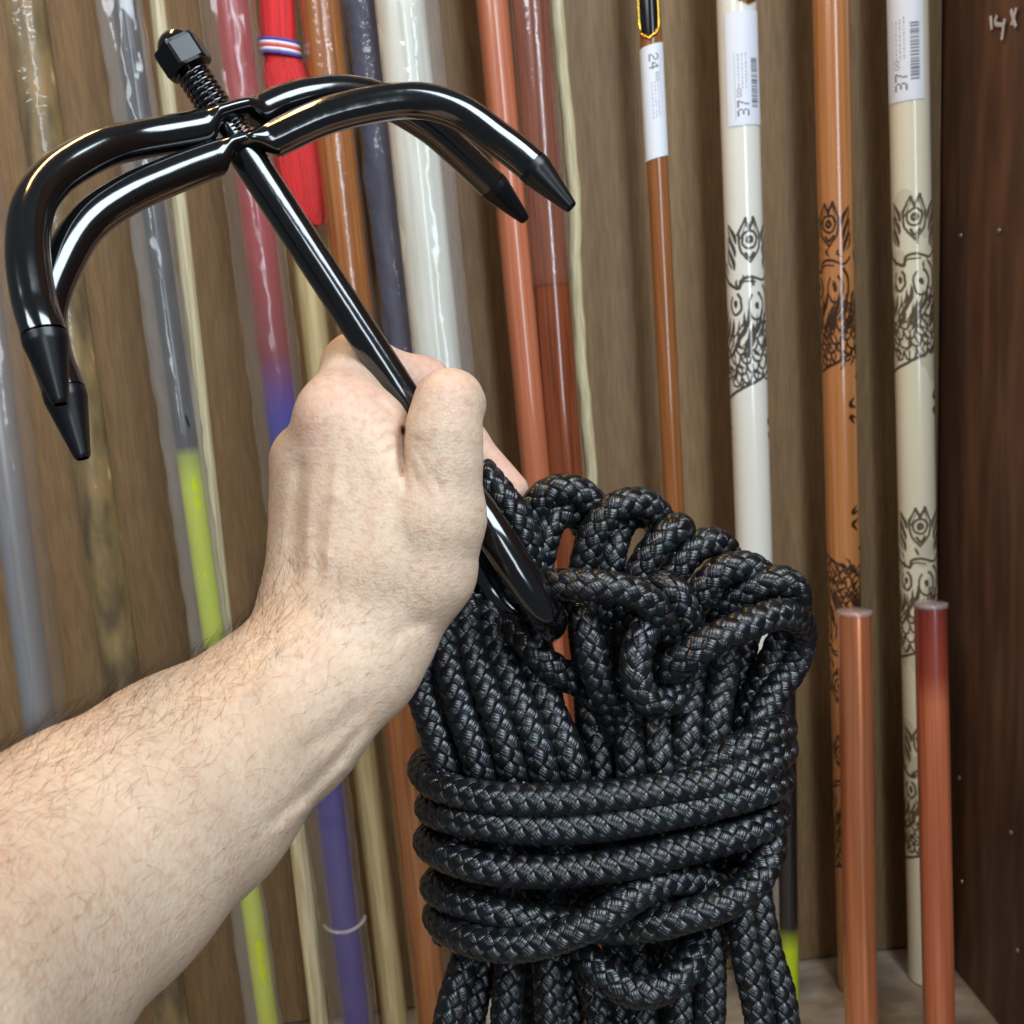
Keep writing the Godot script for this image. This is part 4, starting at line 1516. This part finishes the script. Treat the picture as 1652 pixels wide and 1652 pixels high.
func body_mesh(cell: float) -> ArrayMesh:
	var lo := Vector3(9, 9, 9)
	var hi := -lo
	for b in bones:
		for k in 2:
			var r: float = b[2 + k] + 0.006
			lo = lo.min(b[k] - Vector3(r, r, r))
			hi = hi.max(b[k] + Vector3(r, r, r))
	var all := PackedInt32Array(range(bones.size()))
	var big := cell * 24
	var small := cell * 4
	var nb := Vector3i(((hi - lo) / big).ceil())
	var nx := nb.x * 24 + 2
	var ny := nb.y * 24 + 2
	var cells := {}
	var known := {}
	var v := PackedVector3Array()
	var corner := PackedByteArray()
	var cell_id := PackedInt64Array()
	var vals := PackedFloat32Array()
	vals.resize(125)
	for bx in nb.x:
		for by in nb.y:
			for bz in nb.z:
				var c := lo + (Vector3(bx, by, bz) + Vector3(0.5, 0.5, 0.5)) * big
				var diag := big * 0.87
				var l1 := near_bones(c, diag + 0.021, all)
				if l1.is_empty() or absf(field(c, l1)) > diag + 0.012 and field(c, l1) < 0:
					continue
				for q in 216:
					var sx := bx * 6 + q % 6
					var sy := by * 6 + (q / 6) % 6
					var sz := bz * 6 + q / 36
					var o := lo + Vector3(sx, sy, sz) * small
					var cc := o + Vector3(0.5, 0.5, 0.5) * small
					var f := field(cc, l1)
					if absf(f) > small * 0.87 + 0.007:
						continue
					var l2 := near_bones(cc, small * 0.87 + 0.024, l1)
					if l2.is_empty():
						continue
					var kk := 0
					for z in 5:
						for y in 5:
							for x in 5:
								var pp := o + Vector3(x, y, z) * cell
								var ck := (sx * 4 + x) + nx * ((sy * 4 + y) + ny * (sz * 4 + z))
								if not known.has(ck):
									known[ck] = field(pp, l2) + carve(pp)
								vals[kk] = known[ck]
								kk += 1
					for z in 4:
						for y in 4:
							for x in 4:
								var i0 := x + 5 * (y + 5 * z)
								var d := [vals[i0], vals[i0 + 1], vals[i0 + 5], vals[i0 + 6], vals[i0 + 25], vals[i0 + 26], vals[i0 + 30], vals[i0 + 31]]
								var bits := 0
								for m in 8:
									if d[m] < 0:
										bits |= 1 << m
								if bits == 0 or bits == 255:
									continue
								var sum := Vector3.ZERO
								var cnt := 0
								for e in [[0, 1], [2, 3], [4, 5], [6, 7], [0, 2], [1, 3], [4, 6], [5, 7], [0, 4], [1, 5], [2, 6], [3, 7]]:
									var da: float = d[e[0]]
									var db: float = d[e[1]]
									if (da < 0) != (db < 0):
										var t := da / (da - db)
										var pa := Vector3(e[0] & 1, (e[0] >> 1) & 1, e[0] >> 2)
										var pb := Vector3(e[1] & 1, (e[1] >> 1) & 1, e[1] >> 2)
										sum += pa.lerp(pb, t)
										cnt += 1
								var gx := sx * 4 + x
								var gy := sy * 4 + y
								var gz := sz * 4 + z
								var id := gx + nx * (gy + ny * gz)
								cells[id] = v.size()
								v.append(lo + (Vector3(gx, gy, gz) + sum / cnt) * cell)
								corner.append(bits)
								cell_id.append(id)
	var idx := PackedInt32Array()
	var dx := 1
	var dy := nx
	var dz := nx * ny
	for i in v.size():
		var id := cell_id[i]
		var b := corner[i]
		var s0 := b & 1
		for ax in 3:
			var s1 := (b >> (1 << ax)) & 1
			if s0 == s1:
				continue
			var da: int = [dy, dz, dx][ax]
			var db: int = [dz, dx, dy][ax]
			if not (cells.has(id - da) and cells.has(id - db) and cells.has(id - da - db)):
				continue
			var i1: int = cells[id - da]
			var i2: int = cells[id - da - db]
			var i3: int = cells[id - db]
			if s0 == 1:
				idx.append_array([i, i2, i1, i, i3, i2])
			else:
				idx.append_array([i, i1, i2, i, i2, i3])
	# normals, then tone: blood shows at the knuckles, the skin is yellower on the forearm
	var nn := PackedVector3Array()
	nn.resize(v.size())
	for i in range(0, idx.size(), 3):
		var f := (v[idx[i + 2]] - v[idx[i]]).cross(v[idx[i + 1]] - v[idx[i]])
		for k in 3:
			nn[idx[i + k]] += f
	var col := PackedColorArray()
	var base := Color(0.615, 0.475, 0.355)
	var pink := Color(0.63, 0.40, 0.315)
	var tan := Color(0.55, 0.385, 0.25)
	var spots := [[P(500, 690, 0.395), 0.010, 0.9], [P(545, 610, 0.40), 0.016, 0.55], [P(600, 640, 0.40), 0.014, 0.6], [P(735, 625, 0.385), 0.013, 0.55], [P(810, 770, 0.47), 0.022, 1.1], [P(690, 590, 0.45), 0.02, 0.9], [P(450, 720, 0.42), 0.012, 0.4]]
	var browns := [[P(480, 830, 0.40), 0.012, 0.5], [P(530, 850, 0.39), 0.004, 0.8], [P(500, 960, 0.39), 0.014, 0.5], [P(430, 1000, 0.385), 0.02, 0.5], [P(200, 1200, 0.33), 0.03, 0.4], [P(330, 1110, 0.35), 0.025, 0.5], [P(600, 900, 0.385), 0.006, 0.4], [P(120, 1400, 0.28), 0.006, 0.5], [P(90, 1450, 0.275), 0.004, 0.5]]
	var fn := FastNoiseLite.new()
	fn.seed = 8
	fn.frequency = 60.0
	fn.fractal_octaves = 3
	for i in v.size():
		nn[i] = nn[i].normalized()
		var c := base
		for s in spots:
			var w: float = s[2] * exp(-v[i].distance_squared_to(s[0]) / (s[1] * s[1]))
			if w > 0.01:
				c = c.lerp(pink, minf(w, 1.0))
		for s in browns:
			var w: float = s[2] * exp(-v[i].distance_squared_to(s[0]) / (s[1] * s[1]))
			if w > 0.01:
				c = c.lerp(tan, minf(w, 1.0))
		var nz := fn.get_noise_3dv(v[i])
		c = c.lerp(pink if nz > 0 else tan, absf(nz) * 0.28)
		col.append(c)
	return mesh_of(v, nn, PackedVector2Array(), idx, col)


func build_hair(man: Node3D, mesh: ArrayMesh):
	var a := mesh.surface_get_arrays(0)
	var v: PackedVector3Array = a[Mesh.ARRAY_VERTEX]
	var nn: PackedVector3Array = a[Mesh.ARRAY_NORMAL]
	var r := RandomNumberGenerator.new()
	r.seed = 99
	var elbow := P(-60, 1550, 0.270)
	var wrist := P(540, 1040, 0.402)
	var knuckle := P(540, 680, 0.395)
	var axis := (wrist - elbow).normalized()
	var back := cb.z.cross(axis).normalized()      # the hairy back of the arm
	var out_v := PackedVector3Array()
	var out_n := PackedVector3Array()
	var idx := PackedInt32Array()
	var made := 0
	var tries := 0
	while made < 5400 and tries < 200000:
		tries += 1
		var i := r.randi_range(0, v.size() - 1)
		var p := v[i]
		var n := nn[i]
		var along := (p - elbow).dot(axis) / elbow.distance_to(wrist)
		var want := 0.0
		var length := 0.013
		var flow := axis
		if along < 1.0:
			want = 0.16 + 0.7 * smoothstep(-0.1, 0.9, n.dot(back))
			want *= 0.35 + 0.65 * smoothstep(-0.75, 0.1, n.dot(back))
			length = 0.011 + 0.010 * smoothstep(0.2, 0.9, n.dot(back))
			flow = axis * 0.75 + back * 0.25 - cb.y * 0.28 * (1.0 - smoothstep(0.2, 0.8, n.dot(back)))
		else:
			var up := (p - wrist).dot((knuckle - wrist).normalized()) / wrist.distance_to(knuckle)
			want = 0.85 * (1.0 - smoothstep(0.0, 0.55, up)) * smoothstep(-0.6, 0.2, n.dot(back) + 0.3)
			if n.dot(-cb.x) < -0.35:
				want *= 0.1
			length = lerpf(0.011, 0.005, clampf(up * 1.6, 0, 1))
			flow = -cb.x * 0.55 + cb.y * 0.25 + axis * 0.2
		if r.randf() > want:
			continue
		made += 1
		length *= r.randf_range(0.6, 1.25)
		var dir := (flow.normalized() + Vector3(r.randfn(0, 0.4), r.randfn(0, 0.4), r.randfn(0, 0.4)))
		dir = (dir - n * dir.dot(n)).normalized()
		var lift := r.randf_range(0.25, 0.75)
		var curl := r.randf_range(-1.8, 1.8)
		var sidev := n.cross(dir)
		var pts := PackedVector3Array()
		var pos := p - n * 0.0003
		for k in 7:
			pts.append(pos)
			var f := k / 6.0
			var d := (dir * 1.0 + n * (lift * (1.0 - 1.25 * f)) + sidev * curl * f).normalized()
			pos += d * length / 6.0
		for k in 7:
			var t := (pts[mini(k + 1, 6)] - pts[maxi(k - 1, 0)]).normalized()
			var e1 := t.cross(n).normalized()
			var e2 := t.cross(e1)
			var w := 0.000038 * (1.0 - 0.75 * k / 6.0)
			for m in 3:
				var an := TAU * m / 3.0
				var nv := e1 * cos(an) + e2 * sin(an)
				out_v.append(pts[k] + nv * w)
				out_n.append(nv)
		var f0 := out_v.size() - 21
		for k in 6:
			for m in 3:
				var q := f0 + k * 3
				var m2 := (m + 1) % 3
				idx.append_array([q + m, q + m2, q + 3 + m, q + 3 + m, q + m2, q + 3 + m2])
	var o := obj("arm_hair", mesh_of(out_v, out_n, PackedVector2Array(), idx), M.hair, man)
	o.set_meta("kind", "stuff")
